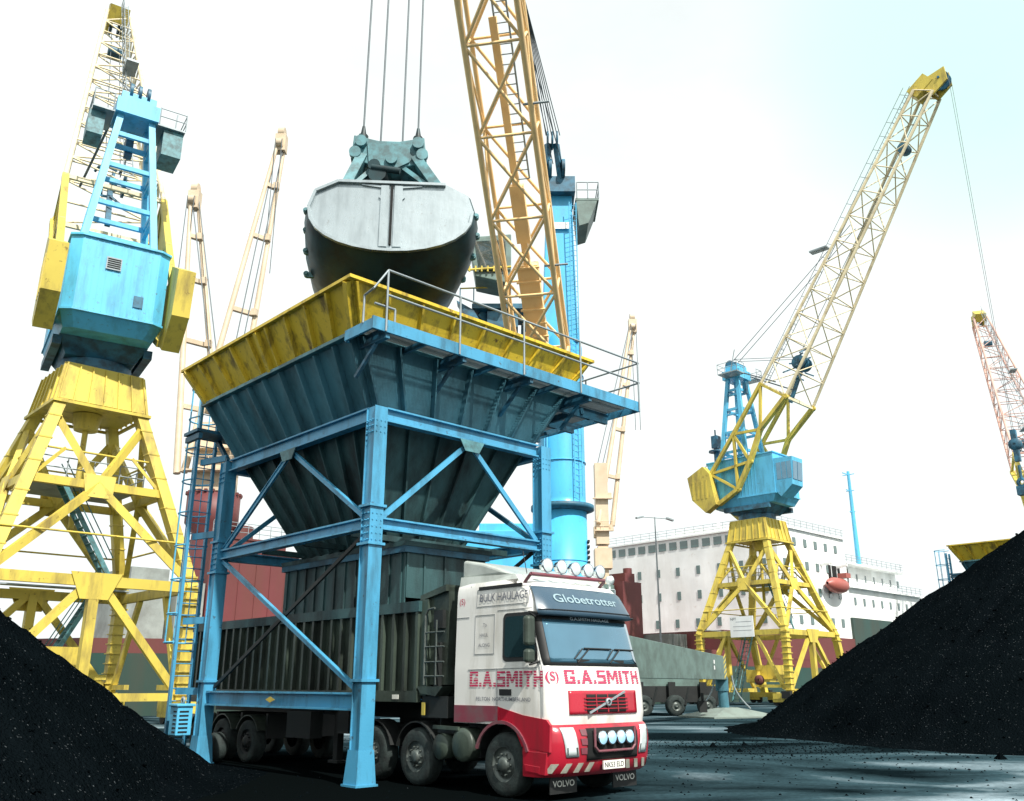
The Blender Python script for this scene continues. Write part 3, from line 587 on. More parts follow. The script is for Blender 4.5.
    # cab at the front, with wrap windows
    m = MB(); m.prism([(3.402, -2.2, 22.0), (3.402, -2.2, 18.9), (3.9, -2.2, 18.3), (5.1, -2.2, 19.3), (5.3, -2.2, 21.9)], (0, 2.0, 0)); S(m, 'driver_cab', 'crane_blue')
    m = MB()
    for a0, a1 in ((3.65, 4.1), (4.18, 4.62), (4.7, 5.12)): m.bx(a0, a1, -2.215, -2.202, 19.9, 21.5)
    for y0, y1 in ((-2.1, -1.3), (-1.2, -.35)): m.prism([(5.16, y0, 19.8), (5.29, y0, 21.5), (5.29, y1, 21.5), (5.16, y1, 19.8)], (.03, 0, 0))
    S(m, 'cab_window', 'glass')
    # A-frame tower
    tw = []
    TB, TT = 22.7, 31.3
    for sx in (-1, 1):
        for sy in (-1, 1): tw.append((Vector((-1.0 + sx * 1.35, sy * 1.75, TB)), Vector((-1.0 + sx * .55, sy * .8, TT))))
    m = MB()
    for a_, b_ in tw: m.beam(a_, b_, .34, .36)
    def T(i, t): return tw[i][0].lerp(tw[i][1], t)
    for t in (.10, .34, .62, .86):
        for i, j in ((0, 1), (1, 3), (3, 2), (2, 0)): m.beam(T(i, t), T(j, t), .2, .24)
        for i, j in ((2, 0), ): m.beam(T(i, t) + Vector((0, 0, -.5)), T(j, t) + Vector((0, 0, -.5)), .2, .16)
    S(m, 'mast_frame', 'crane_blue')
    m = MB(); m.bx(-2.0, 0, -1.1, 1.1, TT, TT + .9); m.bx(-1.7, -.3, -.9, .9, TT + .9, TT + 1.5); S(m, 'mast_head', 'crane_blue')
    m = MB()
    for y in (-.45, 0, .45): m.tube((-1.4, y - .08, TT + 1.7), (-1.4, y + .08, TT + 1.7), .5, 16)
    m.tube((-.5, -.9, TT + 1.6), (-.5, .9, TT + 1.6), .12); m.bx(-.3, .1, -.2, .2, TT - 1.6, TT - .3); S(m, 'sheave', 'dkblue')
    m = MB(); 
    for y0, y1 in ((-2.6, -1.12), (1.12, 2.2)):
        m.bx(-1.6, .6, y0, y1, TT + .1, TT + .2)
    for y in (-2.6, -1.2, 1.2, 2.2):
        for x in (-1.6, .6): m.tube((x, y, TT + .2), (x, y, TT + 1.25), .03, 5)
    for x in (-1.6, .6):
        for h in (.7, 1.2): m.tube((x, -2.6, TT + h), (x, -1.2, TT + h), .03, 5); m.tube((x, 1.2, TT + h), (x, 2.2, TT + h), .03, 5)
    for y in (-2.6, 2.2):
        for h in (.7, 1.2): m.tube((-1.6, y, TT + h), (.6, y, TT + h), .03, 5)
    m.tube((-.4, -2.2, TT + .2), (.4, -2.4, TT + 2.4), .04, 5)
    S(m, 'mast_platform', 'galv')
    if not stack: m = MB(); m.bx(-1.4, .4, -2.55, -1.5, TT - 1.5, TT + .08); m.bx(-1.2, .3, 1.5, 2.3, TT - 1.3, TT + .098); S(m, 'limit_switch_box', 'grab_teal')
    # rear winch platform with a small exhaust stack
    if stack:
     m = MB(); m.bx(-5.7, -4.05, .3, 2.0, 22.0, 22.15); m.tube((-4.6, 1, 22.15), (-4.6, 1, 24.6), .28, 10); m.tube((-4.6, 1, 24.6), (-4.6, 1, 24.75), .8, 10); m.bx(-4.9, -4.2, .6, 1.4, 25, 26.3); m.tube((-4.6, 1, 24.7), (-4.6, 1, 27), .08)
     for x in (-5.6, -4.2): m.tube((x, .3, 22.15), (x, .3, 23.1), .03, 5)
     m.tube((-5.6, .3, 23.1), (-4.2, .3, 23.1), .03, 5); S(m, 'winch_platform', 'dkblue')
    # jib side frames, counterweights
    LW = [(-2.43, 18.34), (-.24, 19.49), (1.29, 21.98), (2.63, 24.89), (5.5, 27.5)]; UPc = [(-3.15, 21.43), (-.3, 24.97), (3.06, 29.33)]
    for s_ in (-1, 1):
        y = s_ * 2.68; m = MB()
        cwp = [(-5.5, 21.3), (-3.67, 22.2), (-2.98, 21.4), (-2.43, 18.3), (-3.63, 17.6), (-5.08, 19.0)]
        m.prism([(x, y - .42 + s_ * .2, z) for x, z in cwp], (0, .84, 0))
        for k in range(4): m.bx(-5.0 + k * .5, -4.8 + k * .5, y + s_ * .63 - .02, y + s_ * .63 + .02, 19, 20.8)
        S(m, 'counterweight', heavy)
        m = MB(); L_ = [Vector((x, y, z)) for x, z in LW]; U_ = [Vector((x, y, z)) for x, z in UPc]
        for a_, b_ in zip(L_, L_[1:]): m.beam(a_, b_, .34, .55, (0, 1, 0)); m.tube(b_ - Vector((0, .17, 0)), b_ + Vector((0, .17, 0)), .275, 12)
        for a_, b_ in zip(U_, U_[1:]): m.beam(a_, b_, .30, .36, (0, 1, 0)); m.tube(b_ - Vector((0, .15, 0)), b_ + Vector((0, .15, 0)), .18, 12)
        for a_, b_ in ((L_[2], U_[1]), (L_[3], U_[1]), (L_[1], U_[1]), (L_[3], U_[2]), (L_[4], U_[2]), (L_[1], U_[0]), (L_[2], U_[0])): m.beam(a_, b_, .24, .26, (0, 1, 0))
        if not stack: m.prism([(x, y - .06, z) for x, z in ((-.3, 24.97), (3.06, 29.33), (4.2, 27.4), (2.63, 24.89), (1.29, 21.98), (-.24, 19.49))], (0, .12, 0))
        S(m, 'jib_side_frame', heavy)
    m = MB()
    A = [(3.06, -2.68, 29.33), (3.06, 2.68, 29.33), (5.5, 2.68, 27.5), (5.5, -2.68, 27.5)]; B = [(20.4, -.9, 54.6), (20.4, .9, 54.6), (22.0, .9, 53.7), (22.0, -.9, 53.7)]
    lattice(m, A, B, 12, .15, .06)
    m.beam(A[0], A[1], .2, .25); m.beam(A[2], A[3], .2, .25)
    jb = S(m, 'jib', jibmat)
    m = MB()  # ladder and hand rail along the jib, small platform at mid length
    a_ = Vector((2.6, -.5, 30.2)); b_ = Vector((20.0, -.3, 55.4)); 
    for k in (-.25, .25): m.tube(a_ + Vector((0, k, 0)), b_ + Vector((0, k, 0)), .035, 5)
    for i in range(60): c = a_.lerp(b_, i / 60); m.tube(c - Vector((0, .25, 0)), c + Vector((0, .25, 0)), .022, 4)
    for i in range(22): c = a_.lerp(b_, (i + .5) / 22); m.tube(c + Vector((0, .25, 0)), c + Vector((-.75, .25, .5)), .03, 4)
    m.tube(a_ + Vector((-.75, .25, .5)), b_ + Vector((-.75, .25, .5)), .03, 5)
    m.box(a_.lerp(b_, .46) + Vector((-1.2, 0, .4)), (1.8, .8, .15)); S(m, 'jib_ladder', 'galv')
    m = MB(); m.box((20.9, 0, 54.9), (2.0, 1.5, 1.3), Matrix.Rotation(R(-35), 3, 'Y')); m.prism([(20.5, -.7, 55.2), (23.2, -.7, 55.8), (23.3, -.7, 54.4), (21.9, -.7, 53.4)], (0, .2, 0)); m.prism([(20.5, .5, 55.2), (23.2, .5, 55.8), (23.3, .5, 54.4), (21.9, .5, 53.4)], (0, .2, 0)); S(m, 'jib_head', 'crane_yel')
    m = MB()
    for y in (-.3, .3): m.tube((22.6, y - .07, 54.9), (22.6, y + .07, 54.9), .8, 18)
    m.tube((22.6, -.8, 54.9), (22.6, .8, 54.9), .12); m.tube((18.5, -.5, 49.5), (18.5, .5, 49.5), .5, 12)
    # sheave nest halfway up the jib foot
    for i in range(14):
        c = Vector((6.2 + random.uniform(-.8, .8), random.uniform(-1, 1), 31.2 + random.uniform(-1.2, 1.2))); m.beam(c, c + Vector((random.uniform(-.9, .9), random.uniform(-.9, .9), random.uniform(-.7, .7))), .12)
    for k in range(3): m.tube((6.2, -.8 + k * .7, 31.3), (6.2, -.66 + k * .7, 31.3), .7, 14)
    m.beam((4.6, 0, 27.7), (6.2, 0, 31), .3); S(m, 'jib_sheave', 'dkblue')
    m = MB()
    for y in (-.45, .45): m.tube((-.9, y, TT + 2.1), (12.8, y * 1.2, 43.6), .035, 5); m.tube((-.9, y, TT + 2.2), (6.2, y, 31.9), .03, 5); m.tube((6.2, y, 32), (22.6, y * .6, 55.6), .03, 5)
    for y in (-.9, .9): m.tube((-1, y, TT + 1), (4.2, y * 2, 29.5), .07, 6)
    if lift:
        for y in (-.35, .35): m.tube((23.35, y, 54.9), (23.35, y * .6, 21.2), .02, 5)
    S(m, 'rope', 'rope')
    if lift:
        m = MB(); m.lathe((23.35, 0, 20.0), (0, 1, 0), [(.1, -.25), (.45, -.25), (.5, -.15), (.5, .15), (.45, .25), (.1, .25)], 16); m.bx(23.15, 23.55, -.2, .2, 18.6, 21.2); m.tube((23.35, 0, 18.3), (23.35, 0, 17.2), .12)
        m.lathe((23.35, 0, 16.9), (0, 1, 0), [(.18, -.1), (.4, -.1), (.4, .1), (.18, .1)], 14); m.bx(22.95, 23.75, -.35, .35, 15.9, 16.6); S(m, 'hook_block', 'dkblue')
    return o
portal_crane((-21.5, 43, 0), math.atan2(18, -11.6), 1, 'large yellow portal crane with blue louvred house seen from behind, left of the hopper', lift=False, stack=False)
portal_crane((23.7, 85, 0), math.atan2(-.7071, .7071), -1, 'yellow and blue portal crane with jib raised to the right before the white ship', board=True)
portal_crane((64.6, 104.2, 0), math.atan2(.95, .30), 1, 'distant crane with faded red jib at the right edge, mostly hidden by coal', jibmat='pink', heavy='crane_yel', lift=False)

# ------------------------------------------------------------------ mobile harbour crane (blue column, orange boom)
def harbour_crane():
    bx_, by_ = 2.95, 51.3
    o = empty('mobile_harbour_crane', (bx_, by_, 0), 0, label='mobile harbour crane with blue column and orange lattice boom behind the hopper', cat='crane')
    O = Vector((bx_, by_, 0))
    def P(m, n, k, par=o, bevel=0): return m.build(n, M[k], par, bevel)
    m = MB(); m.lathe((0, 0, 0), (0, 0, 1), [(1.42, 3.6), (1.42, 11.4), (1.42, 11.4), (1.38, 12.0), (1.38, 21.5), (1.15, 22.3)], 36); P(m, 'column', 'tower_blue')
    m = MB(); m.lathe((0, 0, 11.5), (0, 0, 1), [(1.44, -.25), (1.85, -.1), (1.85, .15), (1.44, .2)], 36); P(m, 'walk_ring', 'dkblue')
    m = MB(); h0, h1 = 1.12, .8
    vs = [(sx * h0, sy * h0, 21.6) for sx, sy in ((-1, -1), (1, -1), (1, 1), (-1, 1))] + [(sx * h1 + .1, sy * h1, 32.0) for sx, sy in ((-1, -1), (1, -1), (1, 1), (-1, 1))]
    m.add(vs, [(3, 2, 1, 0), (4, 5, 6, 7), (0, 1, 5, 4), (1, 2, 6, 5), (2, 3, 7, 6), (3, 0, 4, 7)]); P(m, 'upper_column', 'tower_blue', bevel=.05)
    m = MB(); m.bx(-.35, .75, -.99 - .08, -.99 - .04, 29.3, 29.75); sg = P(m, 'name_sign', 'ship_w')
    lettering('name_letters', 'tty', .26, lambda x, y: (-.2 + x, -1.075, 29.42 + y), M['grey_let'], sg)
    m = MB()
    for z in (5.6, 8.4, 14.2, 17.0, 19.6): m.lathe((0, 0, z), (0, 0, 1), [(1.40, -.03), (1.445, -.03), (1.445, .03), (1.40, .03)], 36)
    P(m, 'plate_joint', 'tower_blue')
    m = MB()
    for k in (-.22, .22): m.tube((.9 + k, -1.32 - .12 * (k < 0), 12), (.9 + k, -1.32 - .12 * (k < 0), 31), .035, 5)
    z = 12.2
    while z < 31: m.tube((.68, -1.44, z), (1.12, -1.32, z), .02, 4); z += .35
    m.tube((-.9, -1.2, 4), (-.9, -1.2, 21), .05, 6); m.tube((-1.05, -1.05, 4), (-1.05, -1.05, 21), .04, 6)
    P(m, 'column_ladder', 'crane_blue')
    m = MB()
    for zz in range(16): m.bx(1.38, 1.5, -.6, .2, 5.0 + zz * .3, 5.12 + zz * .3)
    P(m, 'vent_grille', 'black')
    m = MB(); m.bx(-.9, 1.1, -1.4, .9, 31.8, 32.9)
    for y in (-.9, 0): 
        for x in (-.5, .35): m.tube((x - .1, y - .6, 33.4), (x + .1, y - .6, 33.4), .6, 16)
    m.beam((-.9, -1.2, 32.8), (-.6, -1.8, 35.0), .35, .5); m.beam((.2, -1.2, 32.8), (-.1, -1.8, 35.0), .3, .45)
    for i in range(3): m.tube((-.7 + i * .3, -1.9, 35.2), (-.6 + i * .3, -1.9, 35.2), .6, 14)
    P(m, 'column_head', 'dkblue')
    m = MB(); m.bx(1.1, 2.6, -1.3, 1.5, 31.2, 31.35); m.prism([(1.15, -1.28, 31.2), (2.5, -1.28, 31.2), (1.9, -1.28, 29.6), (1.3, -1.28, 29.4)], (0, 2.7, 0)); P(m, 'service_platform', 'outr')
    m = MB()
    for x in (1.2, 1.9, 2.6):
        for y in (-1.3, 1.5): m.tube((x, y, 31.35), (x, y, 32.5), .035, 5)
    for z in (31.95, 32.5):
        m.path([(1.2, -1.3, z), (2.6, -1.3, z), (2.6, 1.5, z), (1.2, 1.5, z)], .035, 5)
    # guard rails at the column foot
    for x in (-3, -2, -.9, .2, 1.3, 2.6): m.tube((x, -2.6, 4.2), (x, -2.6, 6.6), .05, 5)
    for z in (5.2, 6.6): m.tube((-3, -2.6, z), (2.6, -2.6, z), .05, 5)
    P(m, 'railing', 'galv')
    # cab on the left of the column
    m = MB(); m.prism([(-5.1, -4.8, 24.2), (-5.5, -4.8, 26.7), (-3.0, -4.8, 26.9), (-3.0, -4.8, 23.7)], (0, 2.2, 0)); cb = P(m, 'driver_cab', 'outr', bevel=.05)
    m = MB(); m.prism([(-4.85, -4.83, 24.5), (-5.15, -4.83, 26.4), (-3.35, -4.83, 26.5), (-3.25, -4.83, 24.3)], (0, .02, 0)); m.build('cab_window', M['glass_dk'], cb)
    m = MB(); m.bx(-5.3, -1.2, -3.6, -1.0, 22.7, 23.0); m.beam((-4.9, -3, 22.6), (-1.2, -1, 19.5), .35, .5); m.beam((-4.9, -2.6, 22.6), (-1.2, 0, 20.8), .3, .4); m.bx(-4.4, -2.6, -3.4, -1.5, 21.6, 22.6); m.bx(-2.4, -1.2, -2, .8, 20.4, 22.5)
    for x in (-6, -5.2): m.tube((x, -3.6, 22.8), (x, -3.6, 24.0), .035, 5)
    m.prism([(-6.2, -3.6, 23.2), (-5.2, -3.6, 22.6), (-4.4, -3.6, 21.2), (-4.9, -3.6, 21.0)], (0, .9, 0))
    P(m, 'cab_bracket', 'dkblue')
    m = MB(); m.tube((-6.0, -3.5, 24.0), (-3.4, -3.5, 24.1), .05, 5)
    for i in range(7): m.tube((-5.4 + i * .35, -4.95, 24.4), (-5.4 + i * .35, -4.95, 24.75), .06, 5)
    m.tube((-5.5, -4.95, 24.5), (-3.0, -4.95, 24.7), .07, 5); P(m, 'lamp_bar', 'crane_yel')
    # slewing machinery house low down
    m = MB(); m.bx(-5.6, -1.45, -2.2, 3.6, 7.7, 9.9); m.bx(-4.8, -1.45, -1.6, 3, 9.9, 10.4); P(m, 'machinery_house', 'tower_blue', bevel=.04)
    # boom
    base = Vector((1.85, 47.2, 17.6)) - O; head = Vector((-3.05, 21.4, 40.6)) - O
    d = (head - base).normalized(); s_ = d.cross(Vector((0, 0, 1))).normalized(); u = s_.cross(d); hw = 1.38
    m = MB(); p0 = base + d * 2.0; p1 = head - d * 4
    A = [p0 - s_ * hw * 1.05 + u * 1.1, p0 + s_ * hw * 1.05 + u * 1.1, p0 + s_ * hw * 1.05 - u * .9, p0 - s_ * hw * 1.05 - u * .9]; B = [p1 - s_ * hw * .9 + u * 1.0, p1 + s_ * hw * .9 + u * 1.0, p1 + s_ * hw * .9 - u * .8, p1 - s_ * hw * .9 - u * .8]
    A = [Vector(a_) for a_ in A]
    for i, (a_, b_) in enumerate(zip(A, B)): m.tube(a_, b_, .15 if i in (2, 3) else .12, 10)
    nb = 7
    for k in range(nb + 1):
        t = k / nb; Pn = [a_.lerp(b_, t) for a_, b_ in zip(A, B)]
        for i in range(4): m.tube(Pn[i], Pn[(i + 1) % 4], .07, 6, cap=False)
        if k < nb:
            Qn = [a_.lerp(b_, (k + 1) / nb) for a_, b_ in zip(A, B)]
            for i in (0, 2): m.tube(Pn[i], Qn[(i + 1) % 4], .085, 6, cap=False); 
            for i in (0, 2): m.tube(Pn[(i + 1) % 4], Qn[i], .085, 6, cap=False)
            for i in (1, 3): m.tube(Pn[i] if k % 2 else Pn[(i + 1) % 4], Qn[(i + 1) % 4] if k % 2 else Qn[i], .06, 6, cap=False)
    for i in range(4): m.tube(A[i], base + s_ * (hw * .9 if i in (1, 2) else -hw * .9), .13, 8); m.tube(B[i], head + s_ * (.5 if i in (1, 2) else -.5), .12, 8)
    bo = P(m, 'boom', 'orange')
    m = MB(); c0 = base + d * .5; 
    rotm = Matrix((s_, d, u)).transposed()
    m.box(base + d * 5.2 - u * 0, (1.1, 4.6, .5), rotm); m.box(base + d * 10.2, (.7, 3.0, .4), rotm); m.box(base + d * 1.4, (2.4, .8, .6), rotm)
    for k in range(6): m.box(base + d * (3.4 + k * .8) - u * .3, (1.3, .1, .1), rotm)
    m.box(base + d * 12.5, (.35, 14, .3), rotm)
    m.build('boom_walkway', M['orange'], bo)
    m = MB()
    for k in (-.32, .32): m.tube(base + d * 12 + s_ * k - u * .1 - s_ * .4, head + s_ * k - d * 4 - s_ * .4, .05, 5)
    for i in range(42): c = (base + d * 12).lerp(head - d * 4, i / 42) - u * .1 - s_ * .4; m.tube(c - s_ * .32, c + s_ * .32, .035, 4)
    for k in (.22, .45, .7): c = base.lerp(head, k); m.tube(c - s_ * 2.2 - u * .9, c - s_ * 1.0 - u * .9, .06, 5)
    m.build('boom_ladder', M['galv'], bo)
    m = MB(); m.box(head, (1.6, 2.0, 1.4), rotm)
    for k in (-.9, -.3, .3, .9): m.tube(head + s_ * (k - .08) + Vector((0, -.5, 0)), head + s_ * (k + .08) + Vector((0, -.5, 0)), .8, 16)
    P(m, 'boom_head', 'dkblue')
    m = MB()
    for k in (-.75, -.45, -.15, .15, .45, .75): m.tube(Vector((-.3 + k * .6, -1.9, 35.6)), head + s_ * k * .9 + Vector((0, .4, .8)), .03, 5)
    for k in (-.3, .3): m.tube(Vector((k, -1.4, 33.8)), base.lerp(head, .8) + s_ * k + u * 1.2, .03, 5)
    P(m, 'stay_rope', 'rope')
    # chassis : long box, wheels, outriggers
    ax = Vector((.97, .24, 0)).normalized(); ay = Vector((-ax.y, ax.x, 0)); rm = Matrix((ax, ay, Vector((0, 0, 1)))).transposed()
    m = MB(); m.box(Vector((.6, 3.9, 2.3)), (15, 3.0, 1.3), rm); m.box(Vector((0, 1, 3.2)), (5.5, 6, 1.0), rm); m.lathe((0, 0, 0), (0, 0, 1), [(2.2, 3.7), (2.2, 4.2), (1.4, 4.2)], 28); P(m, 'chassis', 'outr')
    for i in range(7):
        c = Vector((2.2, 4.0, .58)) + ax * (-6.5 + i * 2.0 + (i > 3) * .5) - ay * 1.9
        m = MB(); m.lathe(c, ay, [(.3, -.22), (.5, -.24), (.58, -.16), (.58, .16), (.5, .24), (.3, .22)], 22); w_ = P(m, 'wheel', 'tyre')
        m = MB(); m.lathe(c, ay, [(.02, -.18), (.1, -.26), (.12, -.16), (.26, -.14), (.31, -.23)], 18); m.build('rim', M['rim'], w_)
        m = MB(); m.beam(c + Vector((0, 0, 0)) + ay * .4, c + Vector((0, 0, 1.3)) + ay * .4, .3, .4); m.beam(c - ay * .25 + ax * .5, c + ax * .9 + Vector((0, 0, 1.0)), .1, .12); P(m, 'suspension', 'chassis')
    m = MB(); m.box(Vector((2.2, 4.0, 1.2)) - ay * 1.2, (15.5, .3, .9), rm); P(m, 'underframe', 'chassis')
    # outrigger beam from under the column to the pad
    a_ = Vector((4.6, 38.5, 2.85)) - O; b_ = Vector((11.75, 52.2, 2.62)) - O; dd = (b_ - a_).normalized(); nn = Vector((dd.y, -dd.x, 0))
    m = MB(); pa = [a_ + Vector((0, 0, .85)), b_ + Vector((0, 0, .62)), b_ + Vector((0, 0, -.62)), a_ + Vector((0, 0, -.85))]; m.prism([p - nn * .35 for p in pa], nn * .7); ob = P(m, 'outrigger_beam', 'outr', bevel=.02)
    m = MB()
    for k in range(5):
        q = b_ + dd * (-.55) + nn * .352 + Vector((0, 0, -.6 + k * .26)); m.prism([q, q + dd * .5 + Vector((0, 0, .25)), q + dd * .5 + Vector((0, 0, .37)), q + Vector((0, 0, .12))], nn * .004)
    m.build('hazard_marking', M['crane_yel'], ob)
    m = MB()
    for k in (0, .3): q = b_ + dd * -2.6 + nn * .352 + Vector((0, 0, -.15 + k)); m.prism([q, q + dd * .2, q + dd * .2 + Vector((0, 0, .2)), q + Vector((0, 0, .2))], nn * .004)
    m.build('white_mark', M['ship_w'], ob)
    j = b_ + dd * .1
    m = MB(); m.tube(j + Vector((0, 0, -.5)), Vector((j.x + .05, j.y, .4)), .28, 14); m.tube(j + Vector((0, 0, -.5)), Vector((j.x, j.y, 1.4)), .36, 14); P(m, 'outrigger_jack', 'teal')
    m = MB(); c = Vector((j.x + .3, j.y, 0)); q = [(-2.3, -1.6), (2.3, -1.6), (2.3, 1.6), (-2.3, 1.6)]
    vs = [c + Vector((x, y, 0)) for x, y in q] + [c + Vector((x, y, .08)) for x, y in q] + [c + Vector((x * .2, y * .2, .52)) for x, y in q]
    m.add(vs, [(0, 1, 5, 4), (1, 2, 6, 5), (2, 3, 7, 6), (3, 0, 4, 7), (4, 5, 9, 8), (5, 6, 10, 9), (6, 7, 11, 10), (7, 4, 8, 11), (8, 9, 10, 11)]); m.xf(Matrix.Translation(c) @ Matrix.Rotation(.45, 4, 'Z') @ Matrix.Translation(-c)); P(m, 'outrigger_pad', 'pad')
    m = MB()
    for s2 in (-1, 1):
        pts = [j + Vector((s2 * .5, -.4, -.4)) + Vector((s2 * .9 * t, 0, -1.75 * t)) + Vector((s2 * .25 * math.sin(t * PI) * -1, 0, 0)) for t in [i / 8 for i in range(9)]]; m.path(pts, .045, 6)
    P(m, 'hose', 'galv')
    m = MB(); m.bx(c.x - 1.9, c.x - 1.5, c.y - 1.4, c.y - 1.1, .3, .9); m.tube((c.x - 1.7, c.y - 1.25, .8), (c.x - 1.7, c.y - 1.25, 1.3), .08); P(m, 'valve_block', 'chassis')
    return o, head + O
HC, HEAD = harbour_crane()

# ------------------------------------------------------------------ clamshell grab hanging over the hopper
def grab():
    cx, cy = -3.14, 21.4
    o = empty('clamshell_grab', (cx, cy, 11.4), R(4), label='large closed clamshell grab hanging on ropes above the hopper', cat='grab')
    def P(m, n, k, par=o, bevel=0): return m.build(n, M[k], par, bevel)
    def prof(hwt, hws, z_top, z_sh, z_bot, n=14):
        pts = [(-hwt, z_top), (hwt, z_top), (hws * .93, (z_top + z_sh) / 2 + .08), (hws, z_sh)]
        for i in range(1, n):
            t = i / n; a_ = t * PI; pts.append((hws * math.cos(a_) * (1.0), z_sh - (z_sh - z_bot) * math.sin(a_) ** .85))
        pts += [(-hws, z_sh), (-hws * .93, (z_top + z_sh) / 2 + .08)]
        return pts
    front = prof(1.36, 2.06, 13.80 - 11.4, 13.05 - 11.4, 11.90 - 11.4)
    n = len(front); yf = -1.75
    sec = [(yf, 1.0, 0, 0), (yf + .10, 1.03, 0, -.06), (yf + .55, 1.07, -.02, -.5), (yf + 1.4, 1.07, -.12, -.85), (yf + 3.2, .99, -.36, -.9), (yf + 3.9, .93, -.45, -.5)]
    m = MB(); vs = []
    for (y, k, dx, dz) in sec:
        for x, z in front:
            zz = z if z > 2.0 else z + dz * (2.0 - z) / 1.42
            vs.append((x * k + dx, y, zz))
    fs = [(i * n + j, i * n + (j + 1) % n, (i + 1) * n + (j + 1) % n, (i + 1) * n + j) for i in range(len(sec) - 1) for j in range(n)]
    m.add(vs, fs, True); m.add(vs[-n:], [tuple(range(n))]); m.build('shell', M['grab_dk'], o)
    m = MB(); m.prism([(x, yf - .03, z) for x, z in front], (0, .06, 0)); P(m, 'cheek_plate', 'steel')
    m = MB()   # raised edge flange and inner edge strip
    for k, w_ in ((1.0, .10),):
        for a_, b_ in zip(front[3:] + front[:1], front[4:] + front[:2]):
            m.beam((a_[0] * .985, yf - .06, a_[1] * .99), (b_[0] * .985, yf - .06, b_[1] * .99), .07, .12, (0, 1, 0))
    for x in (-.17, .17): m.bx(x - .1, x + .1, yf - .085, yf - .031, 13.62 - 11.4 - 1.62, 13.7 - 11.4)
    for s_ in (-1, 1):
        m.beam((s_ * .12, yf - .05, 2.25), (s_ * .75, yf - .05, 2.32), .05, .05); m.beam((s_ * .12, yf - .05, 2.12), (s_ * .3, yf - .05, 1.95), .05, .08)
    P(m, 'edge_flange', 'steel')
    m = MB(); m.bx(-.03, .03, yf - .088, yf - .02, .66, 2.3); P(m, 'closing_seam', 'dark_open')
    for s_ in (-1, 1):
        for x, z in ((2.12, 1.62), (2.15, 1.3), (2.12 + .06 * -s_, .95), (2.0 + .2 * -s_, .55)):
            for dy in (.15,): m = MB(); q = 1.0 + (1.62 - z) * .02; y_ = yf + dy + (1.62 - z) * 1.3; m.tube((s_ * x * q, y_ - .07, z), (s_ * x * q, y_ + .07, z), .075, 12); m.tube((s_ * x * q, y_ - .12, z), (s_ * x * q, y_ + .12, z), .045, 8); m.box((s_ * (x * q - .1), y_, z - .02), (.2, .1, .14)); P(m, 'edge_lug', 'grab_teal')
    # arms and head
    hx = Matrix.Translation((-.22, 0, .30)) @ Matrix.Scale(.92, 4, (1, 0, 0))
    m = MB()
    for y in (-1.2, 1.2):
        for s_ in (-1, 1): m.beam((s_ * 1.32, y, 2.30), (s_ * .72 - .2, y * .62, 3.75), .26, .38, (0, 1, 0)); m.beam((s_ * 1.30, y, 2.35), (s_ * .35 - .2, y * .62, 3.5), .12, .14, (0, 1, 0))
    P(m, 'arm', 'grab_teal'); m = MB()
    m.prism([(-1.08, -.85, 3.35), (-1.02, -.85, 4.1), (-.3, -.85, 3.95), (.3, -.85, 3.95), (1.02, -.85, 4.1), (1.12, -.85, 3.3), (.55, -.85, 3.2), (.1, -.85, 3.0), (-.45, -.85, 3.2)], (0, 1.7, 0))
    m.xf(hx); P(m, 'head_frame', 'grab_teal', bevel=.02)
    m = MB(); m.prism([(-.55, -.9, 3.25), (-.62, -.9, 3.85), (.62, -.9, 3.75), (.62, -.9, 3.3), (.25, -.9, 3.1), (.1, -.9, 3.02), (-.1, -.9, 3.06)], (0, .04, 0))
    for x, z in ((-.95, 3.5), (.98, 3.5), (-.8, 3.85), (.85, 3.85), (.1, 3.35)): m.tube((x, -1.0, z), (x, -.86, z), .17, 14)
    m.xf(hx); P(m, 'head_plate', 'grab_teal')
    m = MB()
    for k in range(6): m.tube((-.35 + k * .13, -.5 + k * .07, 2.75), (-.29 + k * .13, -.5 + k * .07, 2.75), .32, 14)
    m.tube((-.4, -1.05, 3.05), (.35, -1.15, 2.9), .09, 8); m.tube((-.25, -1.1, 2.85), (-.2, -.7, 2.85), .24, 12); m.tube((-.35, -1.1, 3.12), (-.3, -.8, 3.12), .16, 12); m.bx(-.7, .7, -.5, .7, 2.4, 3.0)
    m.xf(Matrix.Translation((-.22, 0, .25))); P(m, 'sheave_nest', 'grab_dk')
    L = (-.98, -.50, .10, .52)
    for i, x in enumerate(L):
        top = HEAD + Vector((x * .95, -.5, -.2)); tl = Matrix.Rotation(R(-4), 3, 'Z') @ (top - Vector((cx, cy, 11.4)))
        m = MB(); low = 5.0 if i in (0, 3) else 3.2; m.tube((x, -.3, low), tl, .028, 6); P(m, 'rope', 'rope')
        if i in (0, 3):
            m = MB(); m.tube((x, -.3, 4.75), (x, -.3, 5.05), .09, 8, .04); m.tube((x, -.3, 4.6), (x, -.3, 4.75), .14, 8)
            m.lathe((x, -.3, 4.42), (0, 1, 0), [(.1, -.04), (.17, -.04), (.17, .04), (.1, .04), (.1, -.04)], 12); m.lathe((x, -.3, 4.16), (1, 0, 0), [(.1, -.04), (.17, -.04), (.17, .04), (.1, .04), (.1, -.04)], 12); m.bx(x - .08, x + .08, -.4, -.2, 3.9, 4.08)
            P(m, 'shackle', 'grab_dk')
    return o
grab()

